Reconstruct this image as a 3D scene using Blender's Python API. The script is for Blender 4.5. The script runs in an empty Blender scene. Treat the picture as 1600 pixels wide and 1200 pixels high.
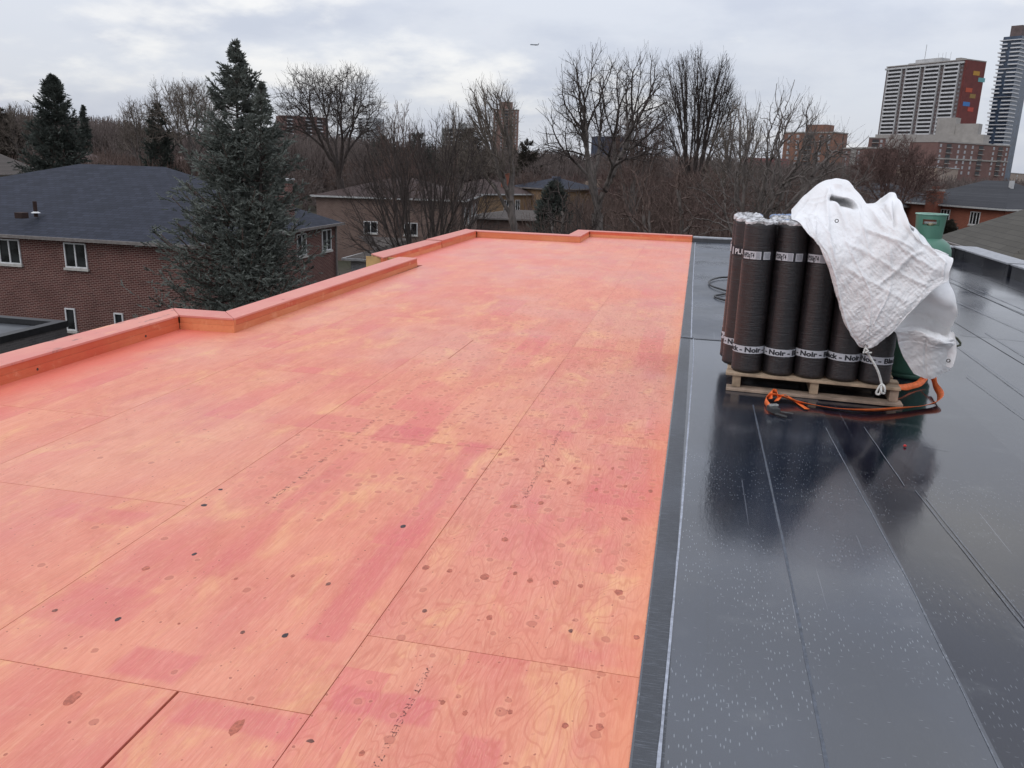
import bpy, math, random
import numpy as np
from mathutils import Vector, Matrix
random.seed(7)
sc = bpy.context.scene
C = sc.collection
rad = math.radians

# ------------------------------------------------------------------ camera
F_PX, CX, CY, CAM_H = 1288.0, 800.0, 600.0, 1.6
Rm = np.array([[0.9758414176172144, 0.08542909987129471, -0.20108554537312165],
               [0.21628638067743328, -0.24764026460011077, 0.9444016628968014],
               [0.030882506314770228, -0.9650783223365695, -0.2601347776821674]])
cam = bpy.data.objects.new('camera', bpy.data.cameras.new('camera'))
C.objects.link(cam)
M = Matrix([[Rm[0][0], -Rm[0][1], -Rm[0][2], 0], [Rm[1][0], -Rm[1][1], -Rm[1][2], 0], [Rm[2][0], -Rm[2][1], -Rm[2][2], CAM_H], [0, 0, 0, 1]])
cam.matrix_world = M
cam.data.sensor_width = 36.0
cam.data.lens = F_PX / 1600 * 36
cam.data.clip_start = 0.05
cam.data.clip_end = 9000
sc.camera = cam

# ------------------------------------------------------------------ light
SUN_EL, SUN_AZ = rad(42), rad(215)
world = bpy.data.worlds.new('World'); sc.world = world; world.use_nodes = True
nt = world.node_tree; nt.nodes.clear()
def wn(t, **k):
    n = nt.nodes.new(t)
    for a, b in k.items(): setattr(n, a, b)
    return n
out = wn('ShaderNodeOutputWorld'); bg = wn('ShaderNodeBackground'); bg.inputs[1].default_value = 0.105
sky = wn('ShaderNodeTexSky', sky_type='NISHITA', sun_disc=False)
sky.sun_elevation = SUN_EL; sky.sun_rotation = SUN_AZ; sky.air_density = 1.0; sky.dust_density = 2.0
tc = wn('ShaderNodeTexCoord')
sep = wn('ShaderNodeSeparateXYZ'); nt.links.new(tc.outputs['Generated'], sep.inputs[0])
zc = wn('ShaderNodeMath', operation='MAXIMUM'); nt.links.new(sep.outputs[2], zc.inputs[0]); zc.inputs[1].default_value = 0.0
za = wn('ShaderNodeMath', operation='ADD'); nt.links.new(zc.outputs[0], za.inputs[0]); za.inputs[1].default_value = 0.3
dv = wn('ShaderNodeVectorMath', operation='DIVIDE')
cmb = wn('ShaderNodeCombineXYZ')
for i in range(3): nt.links.new(za.outputs[0], cmb.inputs[i])
nt.links.new(tc.outputs['Generated'], dv.inputs[0]); nt.links.new(cmb.outputs[0], dv.inputs[1])
def wnoise(scale, detail, rough, off, lo, hi):
    mp = wn('ShaderNodeMapping'); mp.inputs['Location'].default_value = off; nt.links.new(dv.outputs[0], mp.inputs[0])
    n = wn('ShaderNodeTexNoise'); n.inputs['Scale'].default_value = scale; n.inputs['Detail'].default_value = detail; n.inputs['Roughness'].default_value = rough
    nt.links.new(mp.outputs[0], n.inputs[0])
    r = wn('ShaderNodeMapRange', interpolation_type='SMOOTHSTEP'); r.inputs[1].default_value = lo; r.inputs[2].default_value = hi
    nt.links.new(n.outputs[0], r.inputs[0]); return r.outputs[0]
def wmix(fac, a, b):
    m = wn('ShaderNodeMix', data_type='RGBA')
    nt.links.new(fac, m.inputs[0]) if hasattr(fac, 'links') else setattr(m.inputs[0], 'default_value', fac)
    for i, v in ((6, a), (7, b)):
        nt.links.new(v, m.inputs[i]) if hasattr(v, 'links') else setattr(m.inputs[i], 'default_value', (*v, 1))
    return m.outputs[2]
k1 = wnoise(1.5, 6, .55, (3.1, 1.7, 0), .40, .58)
k2 = wnoise(2.1, 7, .55, (8.4, 5.2, 0), .53, .70)
k3 = wnoise(2.6, 8, .6, (1.4, 9.2, 0), .35, .7)
cl = wmix(k1, (5.35, 5.7, 6.6), (6.35, 6.65, 7.35))
cl = wmix(k2, cl, (8.5, 8.45, 8.4))
k3m = wn('ShaderNodeMath', operation='MULTIPLY'); nt.links.new(k3, k3m.inputs[0]); k3m.inputs[1].default_value = .3
cl = wmix(k3m.outputs[0], cl, (6.9, 7.0, 7.4))
# overcast brightens towards the zenith as real cloud cover does
zr = wn('ShaderNodeMapRange'); zr.inputs[1].default_value = 0; zr.inputs[2].default_value = 1; zr.inputs[3].default_value = 1.0; zr.inputs[4].default_value = 2.1
nt.links.new(zc.outputs[0], zr.inputs[0])
vs = wn('ShaderNodeVectorMath', operation='SCALE'); nt.links.new(cl, vs.inputs[0]); nt.links.new(zr.outputs[0], vs.inputs['Scale'])
fin = wmix(0.9, sky.outputs[0], vs.outputs[0])
nt.links.new(fin, bg.inputs[0]); nt.links.new(bg.outputs[0], out.inputs[0])

sun = bpy.data.objects.new('sun', bpy.data.lights.new('sun', 'SUN')); C.objects.link(sun)
sun.data.energy = 0.55; sun.data.angle = rad(25); sun.data.color = (1, .96, .9)
sun.rotation_euler = (rad(90) - SUN_EL, 0, rad(180) - SUN_AZ + rad(0))
sd = Vector((math.sin(SUN_AZ) * math.cos(SUN_EL), math.cos(SUN_AZ) * math.cos(SUN_EL), math.sin(SUN_EL)))
sun.rotation_euler = sd.to_track_quat('Z', 'Y').to_euler()
vs_ = sc.view_settings; vs_.view_transform = 'Standard'; vs_.look = 'None'; vs_.exposure = 0.0; vs_.gamma = 1; vs_.use_curve_mapping = False

# ------------------------------------------------------------------ helpers
def ray(px, py): return Rm @ np.array([px - CX, py - CY, F_PX])
def atY(px, py, Y): d = ray(px, py); return np.array([0, 0, CAM_H]) + d * (Y / d[1])
def atZ(px, py, z=0.0): d = ray(px, py); return np.array([0, 0, CAM_H]) + d * ((z - CAM_H) / d[2])
GZ = -7.5

def link(o, parent=None):
    C.objects.link(o)
    if parent is not None: o.parent = parent
    return o
def tag(o, label=None, cat=None, group=None, kind=None):
    for k, v in (('label', label), ('category', cat), ('group', group), ('kind', kind)):
        if v: o[k] = v
    return o
def empty(name, loc=(0, 0, 0), rz=0.0, **k):
    o = bpy.data.objects.new(name, None); o.location = loc; o.rotation_euler = (0, 0, rz); o.empty_display_size = .2
    link(o); return tag(o, **k)

class MB:
    def __init__(s): s.v = []; s.f = []; s.uv = None
    def add(s, vs, fs):
        n = len(s.v); s.v += [tuple(map(float, p)) for p in vs]; s.f += [tuple(i + n for i in f) for f in fs]; return s
    def box(s, x0, x1, y0, y1, z0, z1):
        return s.add([(x0, y0, z0), (x1, y0, z0), (x1, y1, z0), (x0, y1, z0), (x0, y0, z1), (x1, y0, z1), (x1, y1, z1), (x0, y1, z1)],
                     [(0, 3, 2, 1), (4, 5, 6, 7), (0, 1, 5, 4), (1, 2, 6, 5), (2, 3, 7, 6), (3, 0, 4, 7)])
    def obox(s, c, sz, rz=0, tilt=None):
        m = Matrix.Rotation(rz, 3, 'Z') if tilt is None else tilt
        h = [d / 2 for d in sz]; c = Vector(c)
        vs = [c + m @ Vector((sx * h[0], sy * h[1], sz_ * h[2])) for sz_ in (-1, 1) for sx, sy in ((-1, -1), (1, -1), (1, 1), (-1, 1))]
        return s.add(vs, [(0, 3, 2, 1), (4, 5, 6, 7), (0, 1, 5, 4), (1, 2, 6, 5), (2, 3, 7, 6), (3, 0, 4, 7)])
    def prism(s, poly, z0, z1):
        n = len(poly)
        vs = [(x, y, z0) for x, y in poly] + [(x, y, z1) for x, y in poly]
        fs = [tuple(range(n))[::-1], tuple(range(n, 2 * n))] + [(i, (i + 1) % n, n + (i + 1) % n, n + i) for i in range(n)]
        return s.add(vs, fs)
    def lathe(s, prof, n=24, c=(0, 0, 0), caps=True):
        vs = []; fs = []
        for r, z in prof:
            for i in range(n):
                a = 2 * math.pi * i / n; vs.append((c[0] + r * math.cos(a), c[1] + r * math.sin(a), c[2] + z))
        for j in range(len(prof) - 1):
            for i in range(n):
                k = (i + 1) % n; fs.append((j * n + i, j * n + k, (j + 1) * n + k, (j + 1) * n + i))
        if caps: fs.append(tuple(range(n))[::-1]); fs.append(tuple((len(prof) - 1) * n + i for i in range(n)))
        return s.add(vs, fs)
    def tube(s, pts, r, n=6):
        pts = [Vector(p) for p in pts]; vs = []; fs = []; up = Vector((0.1, 0.2, 1))
        for i, p in enumerate(pts):
            d = (pts[min(i + 1, len(pts) - 1)] - pts[max(i - 1, 0)]).normalized()
            a = d.cross(up); a = a.normalized() if a.length > 1e-4 else Vector((1, 0, 0)); b = d.cross(a)
            rr = r[i] if hasattr(r, '__len__') else r
            for k in range(n):
                t = 2 * math.pi * k / n; vs.append(p + a * (math.cos(t) * rr) + b * (math.sin(t) * rr))
        for i in range(len(pts) - 1):
            for k in range(n):
                q = (k + 1) % n; fs.append((i * n + k, i * n + q, (i + 1) * n + q, (i + 1) * n + k))
        fs.append(tuple(range(n))); fs.append(tuple((len(pts) - 1) * n + i for i in range(n))[::-1])
        return s.add(vs, fs)
    def mesh(s, name, mat, smooth=False, bevel=0):
        me = bpy.data.meshes.new(name); me.from_pydata(s.v, [], s.f); me.update()
        if mat: me.materials.append(mat)
        if smooth: me.polygons.foreach_set('use_smooth', [True] * len(me.polygons))
        return me
    def build(s, name, mat, parent=None, smooth=False, bevel=0, **k):
        o = bpy.data.objects.new(name, s.mesh(name, mat, smooth)); link(o, parent)
        if bevel:
            m = o.modifiers.new('bevel', 'BEVEL'); m.width = bevel; m.segments = 2; m.limit_method = 'ANGLE'
        return tag(o, **k)
def npmesh(name, V, T, mat, smooth=False):
    V = np.asarray(V, np.float32).reshape(-1, 3); T = np.asarray(T, np.int32); k = T.shape[1]
    me = bpy.data.meshes.new(name); me.vertices.add(len(V)); me.vertices.foreach_set('co', V.ravel())
    me.loops.add(T.size); me.loops.foreach_set('vertex_index', T.ravel())
    me.polygons.add(len(T)); me.polygons.foreach_set('loop_start', np.arange(0, T.size, k, dtype=np.int32))
    me.update(calc_edges=True); me.materials.append(mat)
    if smooth: me.polygons.foreach_set('use_smooth', [True] * len(T))
    return me
def place(name, me, parent=None, loc=None, rz=None, **k):
    o = bpy.data.objects.new(name, me); link(o, parent)
    if loc is not None: o.location = loc
    if rz is not None: o.rotation_euler = (0, 0, rz)
    return tag(o, **k)

# ------------------------------------------------------------------ materials
class N:
    def __init__(s, name, rough=.8, spec=.5, ior=1.45):
        s.m = bpy.data.materials.new(name); s.m.use_nodes = True; s.t = s.m.node_tree
        s.b = s.t.nodes['Principled BSDF']; s.b.inputs['Roughness'].default_value = rough
        s.b.inputs['Specular IOR Level'].default_value = spec; s.b.inputs['IOR'].default_value = ior
        s.pos = s.t.nodes.new('ShaderNodeNewGeometry').outputs['Position']
        s.obj = s.t.nodes.new('ShaderNodeTexCoord').outputs['Object']
        s.rnd = s.t.nodes.new('ShaderNodeObjectInfo').outputs['Random']
    def set(s, sock, v):
        if hasattr(v, 'links'): s.t.links.new(v, sock)
        elif hasattr(v, '__len__') and len(v) == 3 and sock.type == 'RGBA': sock.default_value = (*v, 1)
        else: sock.default_value = v
    def math(s, op, a, b=0.0, c=None, clamp=False):
        n = s.t.nodes.new('ShaderNodeMath'); n.operation = op; n.use_clamp = clamp
        s.set(n.inputs[0], a); s.set(n.inputs[1], b)
        if c is not None: s.set(n.inputs[2], c)
        return n.outputs[0]
    def map(s, v, scale=(1, 1, 1), loc=(0, 0, 0), rot=(0, 0, 0)):
        n = s.t.nodes.new('ShaderNodeMapping'); s.set(n.inputs[0], v); n.inputs['Scale'].default_value = scale
        n.inputs['Location'].default_value = loc; n.inputs['Rotation'].default_value = rot; return n.outputs[0]
    def noise(s, v, scale=5, detail=4, rough=.5, dist=0.0):
        n = s.t.nodes.new('ShaderNodeTexNoise'); s.set(n.inputs['Vector'], v); n.inputs['Scale'].default_value = scale
        n.inputs['Detail'].default_value = detail; n.inputs['Roughness'].default_value = rough; n.inputs['Distortion'].default_value = dist
        return n.outputs[0]
    def voro(s, v, scale=5, rnd=1.0, feature='F1', out='Distance'):
        n = s.t.nodes.new('ShaderNodeTexVoronoi'); n.feature = feature; s.set(n.inputs['Vector'], v); n.inputs['Scale'].default_value = scale
        n.inputs['Randomness'].default_value = rnd; return n.outputs[out]
    def step(s, v, lo, hi, a=0.0, b=1.0):
        n = s.t.nodes.new('ShaderNodeMapRange'); n.interpolation_type = 'SMOOTHSTEP'; s.set(n.inputs[0], v)
        n.inputs[1].default_value = lo; n.inputs[2].default_value = hi; n.inputs[3].default_value = a; n.inputs[4].default_value = b; return n.outputs[0]
    def mix(s, f, a, b, mode='MIX'):
        n = s.t.nodes.new('ShaderNodeMix'); n.data_type = 'RGBA'; n.blend_type = mode
        s.set(n.inputs[0], f); s.set(n.inputs[6], a); s.set(n.inputs[7], b); return n.outputs[2]
    def sepc(s, v):
        n = s.t.nodes.new('ShaderNodeSeparateXYZ'); s.set(n.inputs[0], v); return n.outputs
    def comb(s, x, y, z):
        n = s.t.nodes.new('ShaderNodeCombineXYZ'); s.set(n.inputs[0], x); s.set(n.inputs[1], y); s.set(n.inputs[2], z); return n.outputs[0]
    def sepcol(s, v):
        n = s.t.nodes.new('ShaderNodeSeparateColor'); s.set(n.inputs[0], v); return n.outputs
    def bump(s, h, strength=.3, dist=.01, prev=None):
        n = s.t.nodes.new('ShaderNodeBump'); s.set(n.inputs['Height'], h); n.inputs['Strength'].default_value = strength
        n.inputs['Distance'].default_value = dist
        if prev is not None: s.set(n.inputs['Normal'], prev)
        return n.outputs[0]
    def fin(s, col=None, rough=None, nor=None):
        if col is not None: s.set(s.b.inputs['Base Color'], col)
        if rough is not None: s.set(s.b.inputs['Roughness'], rough)
        if nor is not None: s.set(s.b.inputs['Normal'], nor)
        return s.m
def simple(name, col, rough=.7, var=.25, scale=6, metal=0, spec=.5):
    n = N(name, rough, spec); f = n.noise(n.obj, scale, 5, .6)
    n.b.inputs['Metallic'].default_value = metal
    c = n.mix(n.step(f, .3, .7), tuple(x * (1 - var) for x in col), tuple(min(1, x * (1 + var)) for x in col))
    return n.fin(c, nor=n.bump(f, .15, .01))

# ---- stained plywood
def ply_mat():
    n = N('stained_plywood', .5, .5)
    P = n.pos; x, y, z = n.sepc(P)
    off = n.comb(n.math('MULTIPLY', n.rnd, 37.0), n.math('MULTIPLY', n.rnd, 91.0), 0)
    va = n.t.nodes.new('ShaderNodeVectorMath'); va.operation = 'ADD'; n.set(va.inputs[0], P); n.set(va.inputs[1], off); Q = va.outputs[0]
    # broad warm / pink drifts, stretched along the sheet
    big = n.noise(n.map(Q, (1.5, .55, 1)), 1.6, 4, .55, .4)
    c = n.mix(n.step(big, .3, .72), (.68, .225, .155), (.76, .31, .195))
    c = n.mix(n.math('MULTIPLY', n.step(n.rnd, .55, .95), .35), c, (.78, .38, .22)); c = n.mix(n.math('MULTIPLY', n.step(n.rnd, .45, .05), .3), c, (.68, .19, .16))
    yel = n.noise(n.map(Q, (2.4, 1.1, 1), (4, 9, 0)), 1.5, 6, .62, 1.0)
    c = n.mix(n.step(yel, .5, .70, 0, .6), c, (.82, .46, .21))
    yel2 = n.noise(n.map(Q, (1.2, 5.5, 1), (14, 2, 0)), 1.7, 4, .6, .5)
    c = n.mix(n.step(yel2, .6, .75, 0, .38), c, (.80, .45, .25))
    pk = n.noise(n.map(Q, (2.2, .7, 1), (7, 3, 0)), 1.3, 3, .5)
    c = n.mix(n.step(pk, .5, .7, 0, .5), c, (.61, .155, .145))
    mot = n.noise(n.map(Q, (1.6, 1, 1), (21, 3, 0)), 3.4, 6, .7, .8); c = n.mix(n.step(mot, .45, .75, 0, .42), c, (.50, .135, .085))
    mot2 = n.noise(n.map(Q, (9, 2.0, 1), (1, 33, 0)), 2.2, 6, .7, .5); c = n.mix(n.step(mot2, .52, .72, 0, .3), c, (.78, .38, .23))
    # veneer strips: long narrow panels of slightly different tint
    br = n.t.nodes.new('ShaderNodeTexBrick'); n.set(br.inputs['Vector'], n.map(P, (1, 1, 1), (.31, .2, 0), (0, 0, rad(90))))
    br.inputs['Scale'].default_value = 1; br.inputs['Mortar Size'].default_value = 0; br.inputs['Brick Width'].default_value = 1.37; br.inputs['Row Height'].default_value = .21
    br.inputs['Color1'].default_value = (0, 0, 0, 1); br.inputs['Color2'].default_value = (1, 1, 1, 1); br.offset = .37
    bf = n.sepcol(br.outputs[0])[0]
    fade = n.noise(n.map(Q, (1, 1, 1)), .9, 3)
    pf = n.math('MULTIPLY', n.step(bf, .6, .95), n.step(fade, .42, .62))
    c = n.mix(n.math('MULTIPLY', pf, .5), c, (.66, .13, .145))
    # the pink overlapped rectangles near the viewer (x0,x1,y0,y1,strength)
    for x0, x1, y0, y1, st in ((-1.2, -1.07, 2.3, 4.45, .75), (-1.71, -1.46, 1.96, 2.12, .8), (-2.2, -1.82, 2.17, 2.44, .55), (-1.37, -1.01, 1.8, 1.915, .75),
                               (-.96, -.64, 1.965, 2.1, .9), (-.53, -.4, 1.5, 1.98, .8), (-.44, -.06, 3.75, 4.66, .6), (-1.8, -1.68, 2.6, 4.1, .45), (-2.3, -1.86, 4.4, 4.68, .6), (-1.78, -1.42, 4.3, 4.62, .85), (-2.75, -2.3, 2.9, 3.05, .6), (-.28, -.06, 2.4, 2.55, .5)):
        wob = n.math('MULTIPLY', n.math('SUBTRACT', n.noise(P, 9, 3), .5), .05)
        ix = n.math('SUBTRACT', n.math('ABSOLUTE', n.math('SUBTRACT', n.math('ADD', x, wob), (x0 + x1) / 2)), (x1 - x0) / 2)
        iy = n.math('SUBTRACT', n.math('ABSOLUTE', n.math('SUBTRACT', n.math('ADD', y, wob), (y0 + y1) / 2)), (y1 - y0) / 2)
        d = n.math('MAXIMUM', ix, iy)
        c = n.mix(n.step(d, -.02, .012, st * .68, 0), c, (.61, .125, .14))
    # fine veneer grain along y
    g = n.noise(n.map(Q, (60, 3.0, 1)), 2.2, 6, .65, .3)
    c = n.mix(n.step(g, .35, .72, 0, .36), c, (.5, .135, .08))
    g3 = n.noise(n.map(Q, (110, 9, 1), (5, 1, 0)), 2.0, 5, .7, .4); c = n.mix(n.step(g3, .48, .7, 0, .28), c, (.86, .46, .32))
    pit = n.noise(n.map(Q, (1, .5, 1), (9, 9, 0)), 42, 4, .7); c = n.mix(n.step(pit, .62, .72, 0, .3), c, (.42, .12, .08))
    g1 = n.noise(n.map(Q, (26, 1.6, 1), (3, 3, 0)), 1.5, 4, .6)
    c = n.mix(n.step(g1, .5, .72, 0, .16), c, (.85, .45, .32))
    # contour grain round the knots (flat-sawn veneer)
    nn = n.noise(n.map(Q, (2.6, .75, 1)), 2.2, 2, .5, .5)
    w = n.math('SINE', n.math('MULTIPLY', nn, n.step(x, -1.0, -.98, 60, 120)))
    inA = n.step(x, -1.0, -.98, .22, 1)
    c = n.mix(n.math('MULTIPLY', n.step(w, .55, 1.0, 0, .30), inA), c, (.5, .115, .07))
    # knots and, with the same mask, painted dimple shade
    def knots(c, scale, r0, r1, thr, col, seed, st=1.0, region=None):
        dq = n.noise(P, 30, 2); jx = n.math('MULTIPLY', n.math('SUBTRACT', dq, .5), .02)
        pv = n.map(n.comb(n.math('ADD', x, jx), y, 0), (1, .85, 1), (seed, seed * 2.3, 0))
        vo = n.t.nodes.new('ShaderNodeTexVoronoi'); n.set(vo.inputs['Vector'], pv); vo.inputs['Scale'].default_value = scale; vo.inputs['Randomness'].default_value = .9
        vo.voronoi_dimensions = '2D'
        d = n.math('DIVIDE', vo.outputs['Distance'], scale); rr = n.sepcol(vo.outputs['Color'])
        size = n.math('MULTIPLY_ADD', rr[1], r1 - r0, r0)
        q = n.math('DIVIDE', d, size)
        on = n.step(rr[0], thr, thr + .01)
        if region is not None: on = n.math('MULTIPLY', on, region)
        halo = n.math('MULTIPLY', n.step(q, 1.0, 2.6, .22, 0), on)
        c = n.mix(halo, c, (.84, .40, .24))
        core = n.math('MULTIPLY', n.step(q, .75, 1.05, st, 0), on)
        c = n.mix(core, c, col)
        edge = n.math('MULTIPLY', n.math('MULTIPLY', n.step(q, .7, 1.0), n.step(q, 1.0, 1.3, 1, 0)), on)
        c = n.mix(n.math('MULTIPLY', edge, .45), c, (.3, .06, .04))
        return c
    c = knots(c, 7.0, .007, .017, .58, (.46, .13, .085), 1.7, .6, n.step(x, -1.0, -.97))
    c = knots(c, 3.3, .006, .014, .62, (.42, .12, .08), 5.1, .6, n.step(x, -1.0, -.97, 1, 0))
    c = knots(c, 9.0, .010, .017, .35, (.47, .13, .09), 12.7, .6, n.math('MULTIPLY', n.step(x, -2.25, -2.1), n.step(n.math('ADD', y, n.math('MULTIPLY', n.noise(P, 1.1, 2), 1.5)), 3.7, 4.6)))  # not knots: dark spots painted for the shade in the puckered dimples
    c = knots(c, 15, .002, .005, .78, (.35, .09, .06), 9.3, .8)
    # rows of screw heads
    vo = n.t.nodes.new('ShaderNodeTexVoronoi'); vo.voronoi_dimensions = '2D'; n.set(vo.inputs['Vector'], n.map(P, (1, 1, 1), (.05, .02, 0))); vo.inputs['Scale'].default_value = 5.2; vo.inputs['Randomness'].default_value = .22
    c = n.mix(n.step(vo.outputs['Distance'], .010, .02, .7, 0), c, (.3, .08, .055))
    # small mid-grey scuffs
    sc_ = n.noise(n.map(Q, (6, 2, 1), (2, 8, 0)), 3, 6, .7)
    c = n.mix(n.step(sc_, .66, .8, 0, .35), c, (.36, .15, .11))
    # orange-red saturation next to the kerbs and along the membrane edge
    e1 = n.step(n.math('ADD', x, n.math('MULTIPLY', n.noise(P, 3, 3), .12)), -.15, -.0, 0, .35)
    c = n.mix(e1, c, (.76, .25, .11))
    e2 = n.step(n.math('ADD', x, n.math('MULTIPLY', n.noise(P, 2.5, 3), .35)), -4.35, -3.75, .75, 0)
    c = n.mix(e2, c, (.70, .14, .095))
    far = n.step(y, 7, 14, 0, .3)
    c = n.mix(far, c, (.80, .32, .27))  # grazing sheen put into the colour: paler pink towards the far end
    dmp = n.noise(n.map(P, (1, .7, 1), (6, 2, 0)), .8, 4, .55)
    # shallow dimples where the face veneer is puckered
    dv_ = n.t.nodes.new('ShaderNodeTexVoronoi'); dv_.voronoi_dimensions = '2D'; n.set(dv_.inputs['Vector'], n.map(P, (1, 1.5, 1), (2.2, 3.1, 0))); dv_.inputs['Scale'].default_value = 8.0; dv_.inputs['Randomness'].default_value = .8
    dimr = n.math('MULTIPLY', n.step(x, -2.25, -1.9), n.step(y, 3.2, 4.4)); dc = n.sepcol(dv_.outputs['Color'])
    dm = n.math('MULTIPLY', n.math('MULTIPLY', n.step(dv_.outputs['Distance'], .06, .15, 1, 0), n.step(dc[0], .3, .35)), dimr)
    h = n.math('ADD', n.math('MULTIPLY', g, .5), n.math('MULTIPLY', w, .12)); h = n.math('SUBTRACT', h, n.math('MULTIPLY', dm, 3.0))
    c = n.mix(n.math('MULTIPLY', dm, .5), c, (.50, .15, .10))  # shade in the dimple hollows painted into the colour, besides the bump
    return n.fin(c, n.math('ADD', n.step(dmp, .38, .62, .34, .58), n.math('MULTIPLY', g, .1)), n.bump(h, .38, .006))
PLY = ply_mat()
def kerb_mat(name, a, b, g):
    n = N(name, .55, .4); f = n.noise(n.map(n.pos, (1, 1, 1)), 1.7, 5, .6, .4); gr = n.noise(n.map(n.pos, (22, 1.6, 22)), 2, 5, .6)
    c = n.mix(n.step(f, .35, .65), a, b); c = n.mix(n.math('MULTIPLY', n.rnd, .4), c, tuple(q * .8 for q in g)); c = n.mix(n.step(n.noise(n.pos, 7, 6, .7), .56, .7, 0, .35), c, (.78, .42, .26)); c = n.mix(n.step(gr, .45, .75, 0, .4), c, g)
    kn = n.voro(n.map(n.pos, (1, 1, 1)), 2.1); c = n.mix(n.step(kn, .03, .045, .8, 0), c, (.2, .04, .02))
    return n.fin(c, nor=n.bump(gr, .2, .004))
CAPM = kerb_mat('stained_coping_ply', (.66, .245, .205), (.68, .28, .225), (.58, .18, .145))
# worn grey streaks on the front coping
def cap_dirty():
    n = N('worn_coping_ply', .6, .35); P = n.pos; f = n.noise(P, 1.7, 5, .6, .4)
    c = n.mix(n.step(f, .35, .65), (.64, .235, .20), (.68, .29, .225))
    g = n.noise(n.map(P, (5, 1.4, 1)), 1.8, 6, .7); c = n.mix(n.step(g, .55, .66, 0, .8), c, (.24, .13, .12))
    y = n.noise(n.map(P, (3, 1, 1), (5, 5, 5)), 1.5, 5, .6); c = n.mix(n.step(y, .58, .7, 0, .6), c, (.86, .45, .24))
    return n.fin(c, nor=n.bump(g, .2, .003))
CAPD = cap_dirty()
SIDEM = kerb_mat('stained_kerb_timber', (.66, .135, .07), (.70, .22, .10), (.5, .09, .045))
SIDEY = kerb_mat('pale_kerb_timber', (.74, .32, .15), (.70, .24, .11), (.55, .14, .06))
RAWPLY = simple('raw_plywood', (.52, .33, .14), .7, .2, 3)
TARK = simple('dark_gap', (.03, .015, .012), .9)
KNOT = simple('dark_knot', (.045, .03, .032), .6, .4, 60)
KNOTR = simple('red_knot', (.42, .12, .075), .6, .3, 60)
def ink_mat():
    n = N('worn_black_ink', .7); f = n.noise(n.pos, 160, 3, .6); g = n.noise(n.pos, 14, 3)
    m = n.fin((.07, .03, .03)); tr = n.t.nodes.new('ShaderNodeBsdfTransparent'); mx = n.t.nodes.new('ShaderNodeMixShader')
    n.set(mx.inputs[0], n.math('MULTIPLY', n.step(f, .46, .56), n.step(g, .35, .6, .3, .9))); o = n.t.nodes['Material Output']
    n.t.links.new(tr.outputs[0], mx.inputs[1]); n.t.links.new(n.b.outputs[0], mx.inputs[2]); n.t.links.new(mx.outputs[0], o.inputs[0]); return m
INK = ink_mat()

# ---- roofing membrane
def membrane(name, base, rough, ticks, line, seed, ior=2.0):
    n = N(name, rough, .5, ior); P = n.pos; x, y, z = n.sepc(P)
    big = n.noise(n.map(P, (1, .6, 1), (seed, 0, 0)), 1.1, 5, .6, .5)
    fine = n.noise(n.map(P, (1, 1, 1), (seed, 0, 0)), 55, 5, .7)
    c = n.mix(n.step(big, .3, .7), tuple(v * .7 for v in base), tuple(v * 1.35 for v in base))
    # short pale flecks lying along the sheet
    m1 = n.map(P, (1.25, .27, 1), (seed, 2, 0), (0, 0, rad(7)))
    vo = n.t.nodes.new('ShaderNodeTexVoronoi'); vo.voronoi_dimensions = '2D'; n.set(vo.inputs['Vector'], m1); vo.inputs['Scale'].default_value = 62; vo.inputs['Randomness'].default_value = 1
    cc = n.sepcol(vo.outputs['Color'])
    on = n.step(cc[0], .45, .5); patch = n.step(n.noise(n.map(P, (1, .8, 1), (seed + 3, 1, 0)), 1.9, 3, .6), .42, .6, .05, 1)
    tk = n.math('MULTIPLY', n.math('MULTIPLY', n.step(vo.outputs['Distance'], .08, .18, 1, 0), on), patch)
    c = n.mix(n.math('MULTIPLY', tk, ticks), c, (.42, .46, .5))
    m2 = n.map(P, (.3, 1.2, 1), (seed, 7, 0), (0, 0, rad(-4)))
    v2 = n.t.nodes.new('ShaderNodeTexVoronoi'); v2.voronoi_dimensions = '2D'; n.set(v2.inputs['Vector'], m2); v2.inputs['Scale'].default_value = 34
    c2 = n.sepcol(v2.outputs['Color']); t2 = n.math('MULTIPLY', n.step(v2.outputs['Distance'], .03, .09, 1, 0), n.step(c2[0], .72, .75))
    c = n.mix(n.math('MULTIPLY', t2, ticks * .5), c, (.5, .53, .57))
    # faint long scores
    sc1 = n.noise(n.map(P, (26, .25, 1), (seed, 0, 0)), 2, 3, .5); c = n.mix(n.step(sc1, .66, .7, 0, .2), c, (.005, .005, .008))
    sc2 = n.noise(n.map(P, (19, .22, 1), (seed + 9, 0, 0)), 2, 3, .5); c = n.mix(n.step(sc2, .7, .72, 0, .25), c, (.3, .32, .36))
    dirt = n.noise(n.map(P, (1, 1.4, 1), (seed + 5, 0, 0)), 3.2, 6, .65)
    c = n.mix(n.step(dirt, .55, .75, 0, .3), c, (.09, .095, .10))
    puddle = n.noise(n.map(P, (1, .8, 1), (4.2, 1.3, 0)), .75, 4, .55)
    r = n.math('ADD', n.step(puddle, .35, .62, rough * .4, rough * 1.1), n.math('MULTIPLY', fine, .05))
    h = n.math('ADD', n.math('MULTIPLY', n.noise(n.map(P, (4, 1, 1)), 9, 4, .6), .7), n.math('MULTIPLY', n.noise(P, 1.6, 3), 1.2))
    return n.fin(c, r, n.bump(n.math('ADD', h, n.math('MULTIPLY', tk, .15)), .07, .01))
MEM_A = membrane('membrane_far_sheet', (.03, .038, .055), .46, .3, 0, 1.0)
MEM_B = membrane('membrane_sheet_one', (.019, .024, .036), .12, .32, 0, 2.0, 1.95)
MEM_C = membrane('membrane_sheet_two', (.006, .007, .014), .13, .22, 0, 8.0, 1.6)
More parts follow.
